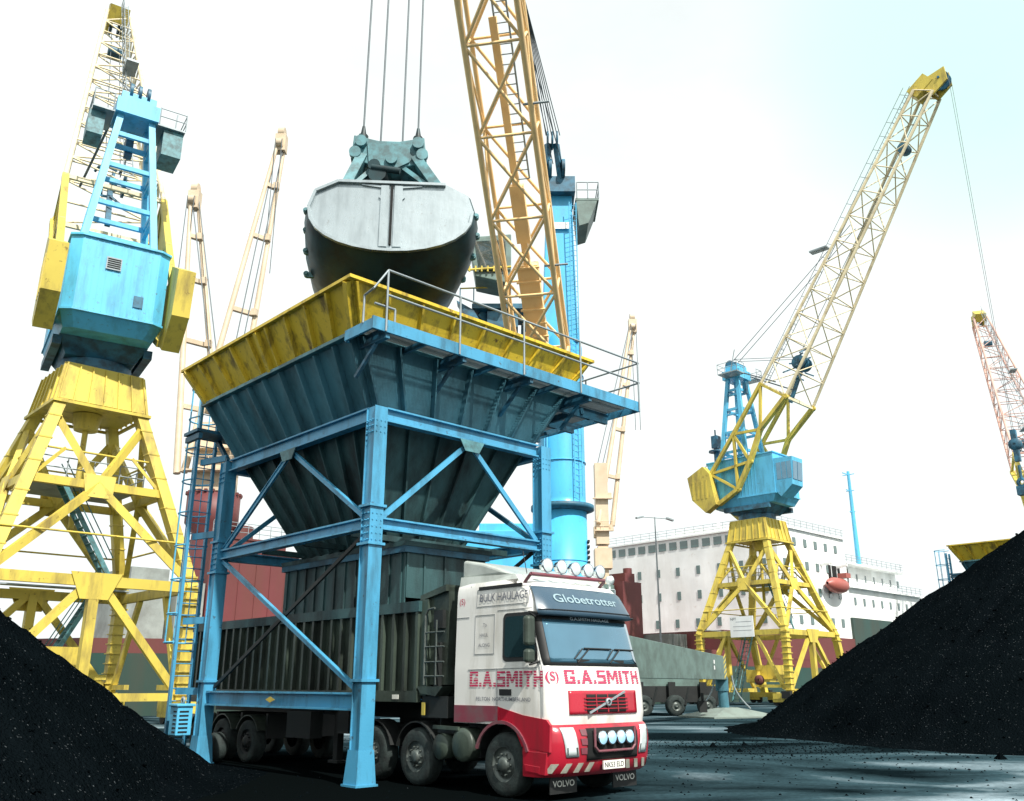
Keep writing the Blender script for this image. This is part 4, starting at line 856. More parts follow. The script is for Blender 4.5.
# ------------------------------------------------------------------ the mobile hopper   local x = w, y = r
def hopper(loc, label):
    o = empty('dockside_hopper', loc, TH, label=label, cat='hopper', group='yellow rimmed coal hoppers')
    def P(m, n, k, par=o, bevel=0): return m.build(n, M[k], par, bevel)
    W, D = 2.38, 3.27
    ZA, ZB, ZC = 7.06, 4.79, 1.45
    for sx in (-1, 1):
        for sy in (-1, 1):
            m = MB(); x, y = sx * W, sy * D
            m.bx(x - .155, x + .155, y - .155, y - .14, .5, ZA + .1); m.bx(x - .155, x + .155, y + .14, y + .155, .5, ZA + .1); m.bx(x - .12, x + .12, y - .138, y + .138, .5, ZA + .1)
            for z in (ZB + .3, ZB - .45, ZC + .35): m.bx(x - .20, x + .20, y - .20, y + .20, z, z + .05)
            # flared foot
            f0, f1 = .17, .215
            vs = [(x + a_ * f1, y + b_ * f1, .0) for a_, b_ in ((-1, -1), (1, -1), (1, 1), (-1, 1))] + [(x + a_ * f0, y + b_ * f0, .62) for a_, b_ in ((-1, -1), (1, -1), (1, 1), (-1, 1))]
            m.add(vs, [(0, 1, 5, 4), (1, 2, 6, 5), (2, 3, 7, 6), (3, 0, 4, 7)]); m.bx(x - .24, x + .24, y - .24, y + .24, 0.003, .04)
            for z in [ZB - .35 + .13 * k for k in range(5)] + [ZA - .2 - .12 * k for k in range(3)]:
                for dx in (-.1, 0, .1): m.tube((x + dx, y - .172, z), (x + dx, y - .15, z), .014, 6); m.tube((x - .185, y + dx, z), (x - .118, y + dx, z), .014, 6)
            P(m, 'post', 'blue')
    def beams(z, h, faces, nm='beam'):
        for f in faces:
            m = MB()
            if f == 'l': m.ibeam((-W, -D + .19, z), (-W, D - .19, z), .2, h, .035)
            if f == 'r': m.ibeam((W, -D + .19, z), (W, D - .19, z), .2, h, .035)
            if f == 'f': m.ibeam((-W + .19, -D, z), (W - .19, -D, z), .2, h, .035)
            if f == 'b': m.ibeam((-W + .19, D, z), (W - .19, D, z), .2, h, .035)
            P(m, nm, 'blue')
    beams(ZA - .02, .30, 'lrfb'); beams(ZB, .24, 'lrfb'); beams(ZC, .32, 'lr')
    # bracing
    for sx in (-1, 1):
        x = sx * W
        for a_, b_ in (((x, D - .2, ZB + .12), (x, .1, ZA - .2)), ((x, -D + .2, ZB + .12), (x, .1, ZA - .2)), ((x, D - .2, ZB - .15), (x, -D + .2, ZC + .2))):
            m = MB(); m.beam(a_, b_, .06, .11); m.beam(Vector(a_) + Vector((sx * .03, 0, .05)), Vector(b_) + Vector((sx * .03, 0, .05)), .05, .02); P(m, 'diagonal_brace', 'blue')
        m = MB(); m.beam((x - sx * .09, -D + .2, ZB - .1), (x - sx * .09, D - .2, ZC + .25), .05, .08); P(m, 'dark_brace', 'chassis')
    for sy in (-1, 1):
        y = sy * D
        for s_ in (-1, 1): m = MB(); m.beam((s_ * (W - .2), y, ZB + .12), (.1, y, ZA - .2), .11, .06, (0, 1, 0)); P(m, 'diagonal_brace', 'blue')
    m = MB()
    for y in (-D, D): m.prism([(-.25, y - .12, ZA - .17), (.45, y - .12, ZA - .17), (.3, y - .12, ZA - .42), (-.1, y - .12, ZA - .42)], (0, .02, 0))
    for x in (-W, W): m.prism([(x - .12, -.25, ZA - .17), (x - .12, .45, ZA - .17), (x - .12, .3, ZA - .42), (x - .12, -.1, ZA - .42)], (.02, 0, 0))
    P(m, 'gusset', 'grab_teal')
    # walls
    def ring(m, a, b, t=.03):
        (ax0, ax1, ay0, ay1, az), (bx0, bx1, by0, by1, bz) = a, b
        A = [(ax0, ay0, az), (ax1, ay0, az), (ax1, ay1, az), (ax0, ay1, az)]; B = [(bx0, by0, bz), (bx1, by0, bz), (bx1, by1, bz), (bx0, by1, bz)]
        cen = Vector((0, 0, (az + bz) / 2))
        for i in range(4):
            j = (i + 1) % 4; q = [Vector(A[i]), Vector(A[j]), Vector(B[j]), Vector(B[i])]; nn = (q[1] - q[0]).cross(q[3] - q[0]).normalized()
            if nn.dot((q[0] + q[2]) / 2 - cen) > 0: nn = -nn
            m.prism(q, nn * t)
        return A, B
    def ribs(m, A, B, i, n, w, d, ends=True):
        j = (i + 1) % 4; out = (Vector(A[j]) - Vector(A[i])).cross(Vector((0, 0, 1))).normalized()
        for k in range(n):
            t = (k + .5) / n if not ends else k / (n - 1); t = min(max(t, .012), .988)
            a_ = Vector(A[i]).lerp(Vector(A[j]), t); b_ = Vector(B[i]).lerp(Vector(B[j]), t); dirv = (b_ - a_).normalized(); al = (Vector(A[j]) - Vector(A[i])).normalized(); nn = al.cross(dirv).normalized()
            if nn.dot(out) < 0: nn = -nn
            m.beam(a_ + nn * (d / 2 + .003), b_ + nn * (d / 2 + .003), w, d, nn)
    rimA = (-3.53, 3.53, -3.83, 3.83, 9.48); rimB = (-3.05, 3.05, -3.38, 3.38, 8.62)
    m = MB(); A, B = ring(m, rimA, rimB)
    for i, n in ((0, 9), (1, 9), (2, 9), (3, 10)): ribs(m, A, B, i, n, .05, .10)
    ribs(m, A, B, 3, 3, .12, .13)
    rw = P(m, 'rim_wall', 'yellow')
    m = MB()
    def frame(m, x0, x1, y0, y1, z, w, h):
        m.bx(x0 - w, x1 + w, y0 - w, y0, z - h / 2, z + h / 2); m.bx(x0 - w, x1 + w, y1, y1 + w, z - h / 2, z + h / 2)
        m.bx(x0 - w, x0, y0, y1, z - h / 2, z + h / 2); m.bx(x1, x1 + w, y0, y1, z - h / 2, z + h / 2)
    frame(m, -3.52, 3.52, -3.82, 3.82, 9.51, .12, .07); m.build('rim_lip', M['yellow'], rw)
    m = MB(); frame(m, -2.93, 2.93, -3.26, 3.26, 8.585, .25, .075); P(m, 'mid_flange', 'grab_teal')
    m = MB(); A, B = ring(m, (-3.03, 3.03, -3.36, 3.36, 8.55), (-2.25, 2.25, -2.95, 2.95, 7.22)); 
    for i, n in ((0, 7), (1, 9), (2, 7), (3, 10)): ribs(m, A, B, i, n, .045, .14)
    P(m, 'upper_chute', 'teal')
    m = MB(); A, B = ring(m, (-2.2, 2.2, -2.9, 2.9, 7.18), (-1.12, .92, -1.95, 1.35, 4.66))
    for i, n in ((0, 6), (1, 8), (2, 6), (3, 9)): ribs(m, A, B, i, n, .04, .10)
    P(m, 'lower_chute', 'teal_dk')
    m = MB(); m.bx(-1.15, .95, -1.98, 1.38, 4.60, 4.655); m.bx(-1.3, 1.1, -2.95, 2.15, 4.50, 4.598)
    for y in (-2.2, -.4, 1.4): m.bx(-2.2, 2.2, y - .07, y + .07, 4.66, 4.78)
    P(m, 'gate_frame', 'teal_dk')
    # dust enclosure above the lorry body
    m = MB(); x0, x1, y0, y1, z0, z1 = -1.22, .98, -2.85, 2.05, 3.15, 4.498
    m.bx(x0, x0 + .03, y0, y1, z0, z1); m.bx(x1 - .03, x1, y0, y1, z0, z1); m.bx(x0 + .031, x1 - .031, y0, y0 + .03, z0 + .3, z1); m.bx(x0 + .031, x1 - .031, y1 - .03, y1, z0 + .3, z1)
    y = y0 + .1
    while y < y1: m.bx(x0 - .03, x0 - .001, y, y + .05, z0, z1 - .08); y += .42
    for x in (x0 + .02, -.75, -.2, .4, x1 - .07): m.bx(x, x + .05, y0 - .03, y0 - .001, z0 + .3, z1 - .08)
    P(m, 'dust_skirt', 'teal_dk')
    m = MB(); frame(m, x0 - .01, x1 + .01, y0 - .01, y1 + .01, z1 - .06, .06, .14); P(m, 'skirt_frame', 'dkblue')
    # coal inside, just under the rim
    m = MB(); n = 18; pts = []
    for j in range(n):
        for i in range(n):
            u_, v_ = i / (n - 1) * 2 - 1, j / (n - 1) * 2 - 1; pts.append((u_ * 3.0, v_ * 3.3, 8.6 + .35 * (1 - max(abs(u_), abs(v_))) + random.uniform(-.05, .05)))
    m.grid(pts, n, n); P(m, 'coal_fill', 'coal')
    # platforms
    yo, yi, PE = -4.20, -3.25, 5.0
    m = MB(); m.bx(-3.25, PE, yo - .05, yo, 8.40, 8.66); m.bx(-3.25, -3.20, yo, yi, 8.40, 8.62); m.bx(PE - .05, PE, yo, 3.9, 8.40, 8.66); m.bx(3.20, 3.25, yi, 3.9, 8.40, 8.62); m.bx(3.2, PE, 3.9, 3.95, 8.40, 8.62); m.bx(-3.2, 3.2, yi, yi + .05, 8.40, 8.60)
    P(m, 'platform_fascia', 'blue')
    m = MB(); x = -3.15
    while x < PE - .1: m.bx(x, x + .012, yo, (yi if x < 3.2 else 3.88), 8.55, 8.60); x += .038
    y = yo + .1
    while y < 3.9: m.bx(-3.18 if y < yi else 3.27, PE - .07, y, y + .012, 8.575, 8.598); y += .42
    P(m, 'floor_grating', 'galv')
    m = MB()
    for x in (-2.9, -.9, 1.1, 3.1): m.bx(x, x + .10, yo, yi, 8.30, 8.549); m.beam((x + .05, -3.12, 7.75), (x + .05, yo + .4, 8.3), .07, .07)
    for x in (-1.9, 0.1, 2.1, ): m.bx(x, x + .06, yo, yi, 8.42, 8.549)
    for y in (-3.2, -2.0, -.7, .7, 2.0, 3.2): m.bx(2.95, PE - .06, y, y + .10, 8.28, 8.549); m.beam((2.65, y + .05, 7.6), (4.4, y + .05, 8.28), .09, .09)
    m.bx(3.85, 3.95, yi, 3.85, 8.34, 8.5)
    P(m, 'platform_bracket', 'dkblue')
    m = MB(); r_ = .024
    px = [-2.95, -1.05, .85, 2.75, 4.95]
    for x in px: m.tube((x, yo - .07, 8.4), (x, yo - .07, 9.72), r_, 6)
    for h in (9.72, 9.18): m.tube((px[0], yo - .07, h), (4.95, yo - .07, h), r_, 6); m.tube((5.0, yo - .07, h), (5.0, 3.9, h), r_, 6)
    for y in (-2.4, -.8, .9, 2.5, 3.9): m.tube((5.02, y, 8.5), (5.02, y, 9.72), r_, 6)
    m.path([(-2.95, yo - .07, 9.72), (-3.25, yo - .02, 9.25), (-3.25, -3.9, 9.2), (-3.25, -3.9, 8.6)], r_, 6); m.path([(-3.2, yo, 8.95), (-2.7, yo, 8.95), (-2.7, yo, 8.6)], r_, 6)
    P(m, 'handrail', 'galv')
    # small landing at the far left corner and the caged ladder
    lx, ly = -2.55, 4.35
    m = MB(); m.bx(-3.3, -1.9, 3.3, 4.1, 7.85, 7.93); m.beam((-2.4, 3.3, 7.2), (-2.4, 4.0, 7.85), .1, .1); m.beam((-3.2, 3.3, 7.75), (-3.2, 4.1, 7.75), .1, .14); P(m, 'landing', 'dkblue')
    m = MB()
    for k in (-.24, .24): m.bx(lx + k - .035, lx + k + .035, ly - .05, ly + .05, .3, 9.2)
    z = .5
    while z < 9.1: m.tube((lx - .24, ly, z), (lx + .24, ly, z), .015, 5); z += .29
    for z in (1.6, 3.25, 5.35, 7.3): m.beam((lx - .1, ly - .03, z), (-W - .02, D + .1, z), .09, .16)
    lad = P(m, 'ladder', 'blue')
    m = MB(); hoops = [2.75, 3.45] + [4.3 + k * .85 for k in range(7)]
    for z in hoops:
        pts = [(lx - .3, ly, z)] + [(lx + .38 * math.cos(PI - t * PI / 8), ly + .32 + .42 * math.sin(t * PI / 8), z) for t in range(9)] + [(lx + .3, ly, z)]; m.path(pts, .022, 5)
    for t in (0, 2, 4, 6, 8): x_, y_ = lx + .38 * math.cos(PI - t * PI / 8), ly + .32 + .42 * math.sin(t * PI / 8); m.tube((x_, y_, 2.75), (x_, y_, hoops[-1]), .016, 5)
    m.build('ladder_cage', M['crane_blue'], lad)
    # vented electric motor box at the foot of the rear left post
    m = MB(); m.bx(-2.93, -2.56, 3.5, 3.92, .62, 1.26); m.bx(-2.97, -2.52, 3.46, 3.96, 1.26, 1.32); vb = P(m, 'power_box', 'crane_blue', bevel=.015)
    m = MB()
    for k in range(6): m.bx(-2.88, -2.66, 3.49, 3.498, .68 + k * .09, .715 + k * .09); m.bx(-2.936, -2.932, 3.54, 3.72, .68 + k * .09, .715 + k * .09)
    m.build('vent_slot', M['dark_open'], vb)
    m = MB(); m.lathe((-2.74, 3.7, 1.39), (1, 0, 0), [(.05, -.02), (.09, -.02), (.09, .02), (.05, .02), (.05, -.02)], 12); m.build('lifting_eye', M['galv'], vb)
    # small yellow warning sticker on the lower rail
    m = MB(); m.prism([(-W - .115, .2, ZC), (-W - .115, 0, ZC - .06), (-W - .115, -.2, ZC), (-W - .115, 0, ZC + .06)], (-.004, 0, 0)); P(m, 'warning_sticker', 'crane_yel')
    m = MB()   # road wheels under the rear posts
    for sy in (1,):
        for dx in (.25, ): m.lathe((-W + .45, D + .15, .33), (1, 0, 0), [(.1, -.13), (.3, -.14), (.34, -.08), (.34, .08), (.3, .14), (.1, .13)], 20)
    P(m, 'travel_wheel', 'tyre')
    return o
H1 = hopper((-3.27, 21.37, 0), 'large blue framed coal hopper with dirty yellow rim standing over the lorry')
H2 = copy_tree(H1); H2.location = (30.9, 51.9, 0); H2['label'] = 'second hopper with clean yellow rim half hidden behind the right coal heap'
H2.rotation_euler = (0, 0, TH)

# ------------------------------------------------------------------ articulated bulk tipper    local x across (0 near side), y rearwards
def lorry():
    o = empty('tipper_lorry', (.66, 14.8, 0), TH, label='white and red articulated bulk tipper lorry parked under the hopper', cat='lorry')
    def P(m, n, k, par=o, bevel=0): return m.build(n, M[k], par, bevel)
    C = 1.25
    # front surface of the cab as a function of height
    ZS = [(1.12, .03, 1.245), (1.3, .0, 1.25), (1.7, .02, 1.25), (2.02, .08, 1.25), (2.10, .13, 1.245), (2.5, .24, 1.235), (2.86, .34, 1.225), (3.1, .40, 1.22), (3.34, .50, 1.21), (3.44, .62, 1.19), (3.50, .85, 1.16)]
    def interp(z, k):
        if z <= ZS[0][0]: return ZS[0][k]
        for a_, b_ in zip(ZS, ZS[1:]):
            if z <= b_[0]: t = (z - a_[0]) / (b_[0] - a_[0]); return a_[k] * (1 - t) + b_[k] * t
        return ZS[-1][k]
    def sf(x, z, out=0.):
        hw = interp(z, 2); t = min(abs(x - C) / hw, 1.0)
        return interp(z, 1) + .10 * t * t + .28 * (1 - (1 - t ** 9) ** (1 / 3.5)) - out
    XS = [-1, -.985, -.96, -.92, -.86, -.78, -.65, -.45, -.2, 0, .2, .45, .65, .78, .86, .92, .96, .985, 1]
    REAR = 2.45
    m = MB(); cols = []
    zl = [1.12, 1.2, 1.3, 1.5, 1.7, 1.9, 2.02, 2.10, 2.3, 2.5, 2.7, 2.86, 3.0, 3.1, 3.22, 3.34, 3.40, 3.44, 3.50]
    for z in zl:
        hw = interp(z, 2); row = [(C + t * hw, sf(C + t * hw, z), z) for t in XS]
        row = [(C - hw, REAR, z), (C - hw, 1.6, z), (C - hw, .9, z)] + row + [(C + hw, .9, z), (C + hw, 1.6, z), (C + hw, REAR, z)]
        cols.append(row)
    nu = len(cols[0]); m.grid([p for r_ in cols for p in r_], nu, len(zl))
    # back and top
    bk = [cols[j][0] for j in range(len(zl))] + [cols[j][-1] for j in reversed(range(len(zl)))]; m.add(bk, [tuple(range(len(bk)))])
    m.add(cols[-1], [tuple(range(nu))[::-1]]); m.add(cols[0], [tuple(range(nu))])
    cab = P(m, 'cab', 'white')
    # raised sleeper roof and air deflector
    m = MB()
    a_ = [(.06, .8, 3.40), (2.44, .8, 3.40), (2.44, 2.44, 3.40), (.06, 2.44, 3.40)]; b_ = [(.16, 1.05, 3.60), (2.34, 1.05, 3.60), (2.40, 2.44, 3.64), (.10, 2.44, 3.64)]
    m.add(a_ + b_, [(3, 2, 1, 0), (4, 5, 6, 7), (0, 1, 5, 4), (1, 2, 6, 5), (2, 3, 7, 6), (3, 0, 4, 7)]); m.build('roof', M['fair'], cab)
    m = MB(); prof = [(1.15, 3.605), (1.5, 3.74), (1.9, 3.86), (2.38, 3.95), (2.45, 3.95), (2.45, 3.61)]
    m.prism([(.14, s_, z) for s_, z in prof], (2.2, 0, 0)); df = m.build('air_deflector', M['fair'], cab)
    bvm = df.modifiers.new('bevel', 'BEVEL'); bvm.width = .05; bvm.segments = 3
    def patch(name, material, xa, xb, za, zb, out=.012, nx=22, nz=8, par=cab, edge=None):
        pts = []
        for j in range(nz):
            z = za + (zb - za) * j / (nz - 1)
            e0, e1 = (edge(z) if edge else (0, 0))
            for i in range(nx): x = (xa + e0) + (xb - e1 - xa - e0) * i / (nx - 1); pts.append((x, sf(x, z, out), z))
        mm = MB(); mm.grid(pts, nx, nz)
        bord = [pts[i] for i in range(nx)] ; 
        ob = mm.build(name, M[material], par); so = ob.modifiers.new('solid', 'SOLIDIFY'); so.thickness = .012; so.offset = 0
        return ob
    patch('windscreen_surround', 'black', .05, 2.45, 2.05, 2.90, .008)
    ws = patch('windscreen', 'glass', .16, 2.34, 2.10, 2.80, .022)
    # visor above the windscreen: sticks forward
    m = MB(); nx = 24; pts = []
    for j, (z, out) in enumerate([(2.86, .02), (2.87, .17), (2.97, .155), (3.14, .09), (3.30, .045), (3.36, .01)]):
        for i in range(nx): x = .05 + 2.40 * i / (nx - 1); sh = .12 if j > 2 else 0; x = C + (x - C) * (1 - .03 * (j > 2) - .02 * (j > 3)); pts.append((x, sf(x, z, out), z))
    m.grid(pts, nx, 6); vz = m.build('sun_visor', M['visor'], cab)
    def on_front(x0, z0, out): return lambda x, y: (x0 + x, sf(x0 + x, z0 + y, out), z0 + y)
    def vis_map(x, y):
        z = 3.09 + y; out = .09 + (z - 3.14) * -.28 + .012
        return (.42 + x, sf(.42 + x, z, out), z)
    lettering('visor_lettering', 'Globetrotter', .145, vis_map, M['visor_let'], vz, width=1.62, off=.012)
    m = MB()
    for j, z in enumerate((2.955,)):
        for i in range(nx - 1):
            x0_ = .06 + 2.38 * i / (nx - 1); x1_ = .06 + 2.38 * (i + 1) / (nx - 1); m.beam((x0_, sf(x0_, z, .172), z), (x1_, sf(x1_, z, .172), z), .012, .012)
    m.build('visor_edge', M['black'], vz)
    # wipers
    m = MB()
    for xs, xe in ((.95, 1.60), (1.75, 2.28)):
        m.tube((xs - .25, sf(xs - .25, 2.12, .05), 2.10), (xs + .1, sf(xs, 2.34, .05), 2.34), .012, 5); m.tube((xs - .05, sf(xs, 2.33, .055), 2.335), (xe, sf(xe, 2.33, .055), 2.335), .014, 5); m.tube((xs - .3, sf(xs - .3, 2.2, .05), 2.16), (xs - .1, sf(xs, 2.3, .055), 2.33), .012, 5)
    m.build('wiper', M['black'], cab)
    m = MB(); m.box((.85, sf(.85, 2.1) + .0, 2.13), (.3, .05, .05)); m.box((1.75, sf(1.75, 2.1), 2.13), (.3, .05, .05)); m.build('wiper_box', M['black'], cab)
    # grille panel
    patch('grille_surround', 'red', .40, 2.10, 1.29, 1.66, .012, edge=lambda z: (.0, .0))
    gr = patch('grille', 'dark_open', .78, 1.76, 1.32, 1.60, .024)
    m = MB()
    for z in (1.375, 1.43, 1.485, 1.54): 
        for i in range(10): x0_ = .72 + .111 * i; m.beam((x0_, sf(x0_, z, .036), z), (x0_ + .111, sf(x0_ + .111, z, .036), z), .014, .014)
    for x in (.99, 1.27, 1.53): m.beam((x, sf(x, 1.32, .036), 1.32), (x, sf(x, 1.6, .036), 1.60), .016, .016)
    m.build('grille_bar', M['red'], gr)
    m = MB(); m.beam((.80, sf(.8, 1.31, .055), 1.31), (1.72, sf(1.72, 1.64, .055), 1.64), .022, .03); m.lathe((1.26, sf(1.26, 1.47, .05), 1.475), (0, 1, 0), [(.04, -.03), (.065, -.03), (.065, .01), (.04, .01), (.04, -.03)], 16); m.build('badge', M['galv'], gr)
    # front lettering
    f1 = on_front(.36, 1.77, .012); block_letters('front_lettering', 'G.A.SMITH', 1.90, .225, f1, M['letter'], cab)
    lettering('logo_letter', '(S)', .19, on_front(.04, 1.77, .014), M['letter'], cab, off=.01)
    lettering('windscreen_strip', 'G.A.SMITH HAULAGE', .05, on_front(.75, 2.80, .03), M['pale'], cab, width=1.0)
    # side graphics (near side, x = 0)
    def side(s0, z0, out=.006): return lambda x, y: (-out + (C - interp(z0 + y, 2)), s0 - x, z0 + y)
    block_letters('door_lettering', 'G.A.SMITH', 1.80, .26, side(2.03, 1.72, .008), M['letter'], cab)
    lettering('town_lettering', 'FELTON  NORTHUMBERLAND', .062, side(1.86, 1.49), M['grey_let'], cab, width=1.34, off=.004)
    lettering('bulk_lettering', 'BULK HAULAGE', .135, side(1.82, 3.15, .012), M['grey_let'], cab, width=1.22, off=.008)
    lettering('rear_logo', '(S)', .14, side(2.38, 3.10), M['letter'], cab, off=.0)
    for k, (t_, s_) in enumerate((('To', 1.72), ('HAUL', 1.80), ('ALONG', 1.83))): lettering('panel_lettering', t_, .06, side(s_, 2.72 - k * .17, .010), M['grey_let'], cab)
    m = MB()   # seams and panel frames, 3 mm proud
    def sx_(z): return C - interp(z, 2)
    def seam(s0, z0, s1, z1, w_=.012): m.beam((sx_(z0) - .002, s0, z0), (sx_(z1) - .002, s1, z1), w_, w_)
    seam(2.10, 1.15, 2.10, 3.45); seam(1.33, 1.42, 1.33, 2.02); seam(2.44, 2.9, 2.10, 2.9); seam(2.08, 2.0, .35, 2.02); seam(.24, 1.25, .24, 1.95); seam(.24, 1.95, .42, 2.5)
    for a_, b_ in (((1.93, 2.92), (1.42, 2.92)), ((1.42, 2.92), (1.42, 2.26)), ((1.42, 2.26), (1.93, 2.26)), ((1.93, 2.26), (1.93, 2.92)), ((1.9, 3.36), (.55, 3.36)), ((.55, 3.36), (.6, 3.07)), ((.6, 3.07), (1.9, 3.07)), ((1.9, 3.07), (1.9, 3.36)), ((1.35, 2.98), (.5, 2.98))): seam(a_[0], a_[1], b_[0], b_[1], .010)
    m.build('panel_seam', M['seam'], cab)
    # fairing louvre above BULK HAULAGE
    m = MB(); m.bx(.022, .05, .75, 1.85, 3.36, 3.415); m.build('roof_gutter', M['black'], cab)
    # side window with rounded corners
    m = MB()
    def rr_poly(s0, s1, z0, z1, r_, slant=0):
        pts = []
        for cx_, cz_, a0 in ((s1 - r_, z1 - r_, 0), (s0 + r_, z1 - r_, 90), (s0 + r_, z0 + r_, 180), (s1 - r_, z0 + r_, 270)):
            for k in range(5):
                a_ = R(a0 + k * 22.5); s__ = cx_ + r_ * math.cos(a_); z__ = cz_ + r_ * math.sin(a_); pts.append((sx_(z__) , s__ + (slant * (z__ - z0) if s__ < (s0 + s1) / 2 else 0), z__))
        return pts
    m.prism([(p[0] - .006, p[1], p[2]) for p in rr_poly(.34, 1.20, 2.12, 2.92, .09, .16)], (.004, 0, 0)); sw = m.build('side_window_frame', M['black'], cab)
    m = MB(); m.prism([(p[0] - .012, p[1], p[2]) for p in rr_poly(.40, 1.15, 2.19, 2.86, .07, .16)], (.004, 0, 0)); m.build('side_window', M['glass_dk'], sw)
    m = MB(); m.bx(-.02, .0, .98, 1.26, 1.58, 1.68); m.build('door_handle', M['black'], cab)
    # mirrors both sides
    for s_, x in ((-1, -.13),):
        m = MB(); m.box((x, .42, 2.60), (.19, .14, .48)); m.box((x, .42, 2.20), (.18, .14, .22)); mi = P(m, 'mirror', 'trailer', bevel=.05)
        m = MB(); m.path([(x - s_ * .14, .42, 2.83), (x - s_ * -.0, .42, 2.9), (C + s_ * -1.23, .36, 2.9)], .02, 6); m.path([(x, .42, 2.06), (C + s_ * 1.23, .3, 2.12)], .02, 6); m.build('mirror_arm', M['black'], mi)
    m = MB(); m.tube((.3, .9, 3.6), (.3, 1.0, 4.0), .008, 5); m.build('aerial', M['black'], cab)
    # roof light bar and lamps
    zb = 3.56
    m = MB(); m.tube((.12, .62, zb), (2.0, .60, zb + .02), .035, 8); m.tube((.12, .62, zb), (.12, .8, 3.4), .03, 6); m.tube((2.0, .60, zb), (2.0, .8, 3.4), .03, 6); lb = P(m, 'light_bar', 'maroon')
    for i, x in enumerate((.50, .86, 1.22, 1.56, 1.88)):
        m = MB(); m.lathe((x, .60, zb + .17), (0, 1, 0), [(.02, .14), (.10, .10), (.125, .0), (.125, -.03), (.11, -.03)], 18); m.tube((x, .6, zb + .02), (x, .62, zb + .06), .02); lp = m.build('roof_lamp', M['chrome'], lb)
        m = MB(); m.lathe((x, .60, zb + .17), (0, 1, 0), [(.0, -.045), (.06, -.040), (.112, -.025)], 18); m.build('lens', M['lens'], lp)
    m = MB(); m.lathe((2.32, .72, 3.62), (0, 1, 0), [(.02, .1), (.08, .06), (.085, -.02), (.0, -.03)], 16); m.tube((2.32, .75, 3.45), (2.32, .75, 3.56), .02); P(m, 'roof_lamp', 'lens')
    # bumper
    ZB_ = [(.36, .10), (.42, .0), (.60, -.07), (.85, -.10), (1.0, -.09), (1.10, -.05), (1.14, .0)]
    def bf(x, z, out=0):
        y = ZB_[0][1]
        for a_, b_ in zip(ZB_, ZB_[1:]):
            if a_[0] <= z <= b_[0]: y = a_[1] + (b_[1] - a_[1]) * (z - a_[0]) / (b_[0] - a_[0])
        t = min(abs(x - C) / 1.26, 1); return y + .10 * t * t + .30 * (1 - (1 - t ** 7) ** (1 / 3.)) - out
    m = MB(); rows = []
    for z, _ in ZB_: rows.append([(-.01, .70, z)] + [(C + t * 1.26, bf(C + t * 1.26, z), z) for t in XS] + [(2.51, .70, z)])
    nu = len(rows[0]); m.grid([p for r_ in rows for p in r_], nu, len(rows)); m.add(rows[-1], [tuple(range(nu))]); m.add(rows[0], [tuple(range(nu))])
    bum = P(m, 'bumper', 'red')
    def bpatch(name, material, poly, out=.01, par=bum, t=.012):
        mm = MB(); mm.prism([(x, bf(x, z, out), z) for x, z in poly], (0, t, 0)); return mm.build(name, M[material], par)
    def bgrid(name, material, xa, xb, za, zb, out, par=bum):
        nx, nz = 16, 7; pts = []
        for j in range(nz):
            z = za + (zb - za) * j / (nz - 1)
            for i in range(nx): x = xa + (xb - xa) * i / (nx - 1); pts.append((x, bf(x, z, out), z))
        mm = MB(); mm.grid(pts, nx, nz); ob = mm.build(name, M[material], par); so = ob.modifiers.new('solid', 'SOLIDIFY'); so.thickness = .01; so.offset = 0; return ob
    opn = bgrid('intake', 'dark_open', .68, 1.95, .60, 1.08, .010)
    m = MB(); pts = [(.80, 1.09), (.80, .80), (.88, .73), (1.72, .73), (1.80, .80), (1.80, 1.09)]
    m.path([(x, -.14, z) for x, z in pts], .022, 8); lbr = m.build('lamp_bracket', M['maroon'], bum)
    for x in (.96, 1.19, 1.42, 1.64):
        m = MB(); m.lathe((x, -.15, .93), (0, 1, 0), [(.02, .12), (.09, .08), (.108, .0), (.108, -.03), (.095, -.03)], 18); lp = m.build('spot_lamp', M['chrome'], lbr)
        m = MB(); m.lathe((x, -.15, .93), (0, 1, 0), [(.0, -.05), (.05, -.045), (.097, -.028)], 18); m.build('lens', M['blue_lens'], lp)
    for s_ in (0, 1):
        f_ = (lambda x: x) if not s_ else (lambda x: 2.5 - x)
        nx = 5; mm = MB(); pts = []
        for j in range(6):
            z = .66 + .44 * j / 5
            for i in range(nx): xx = (.17 + .09 * (1 - j / 5)) + (.25) * i / (nx - 1); x = f_(xx); pts.append((x, bf(x, z, .012), z))
        mm.grid(pts, nx, 6); hl = mm.build('headlamp', M['lens'], bum); so = hl.modifiers.new('solid', 'SOLIDIFY'); so.thickness = .012; so.offset = 0
        mm = MB(); mm.prism([(f_(x), bf(f_(x), z, .02), z) for x, z in ((.27, .69), (.49, .69), (.47, .80), (.26, .80))], (0, .006, 0)); mm.build('indicator', M['rim'], hl)
        mm = MB()
        for z0_ in (.70, .84, .98): mm.prism([(f_(x), bf(f_(x), z, .014), z) for x, z in ((.56, z0_), (.70, z0_ - .01), (.68, z0_ + .09), (.54, z0_ + .09))], (0, .01, 0))
        mm.build('bumper_vent', M['maroon'], bum)
    # reflective hatched strip
    for k, (xa, col) in enumerate([(.02 + i * .1185, 'stripe_w' if i % 2 == 0 else 'red') for i in range(21)]):
        if 1.0 < xa + .06 < 1.55 or col == 'red': continue
        sl_ = .07 if xa < 1.25 else -.07
        pts = [(xa - sl_ * .5, .425), (xa + .10 - sl_ * .5, .425), (xa + .10 + sl_ * .5, .565), (xa + sl_ * .5, .565)]; pts = [(min(max(x, .01), 2.49), z) for x, z in pts]; bpatch('reflector_strip', col, pts, .012)
    m = MB(); m.bx(1.02, 1.55, -.115, -.09, .45, .58); pl = m.build('number_plate', M['plate'], bum)
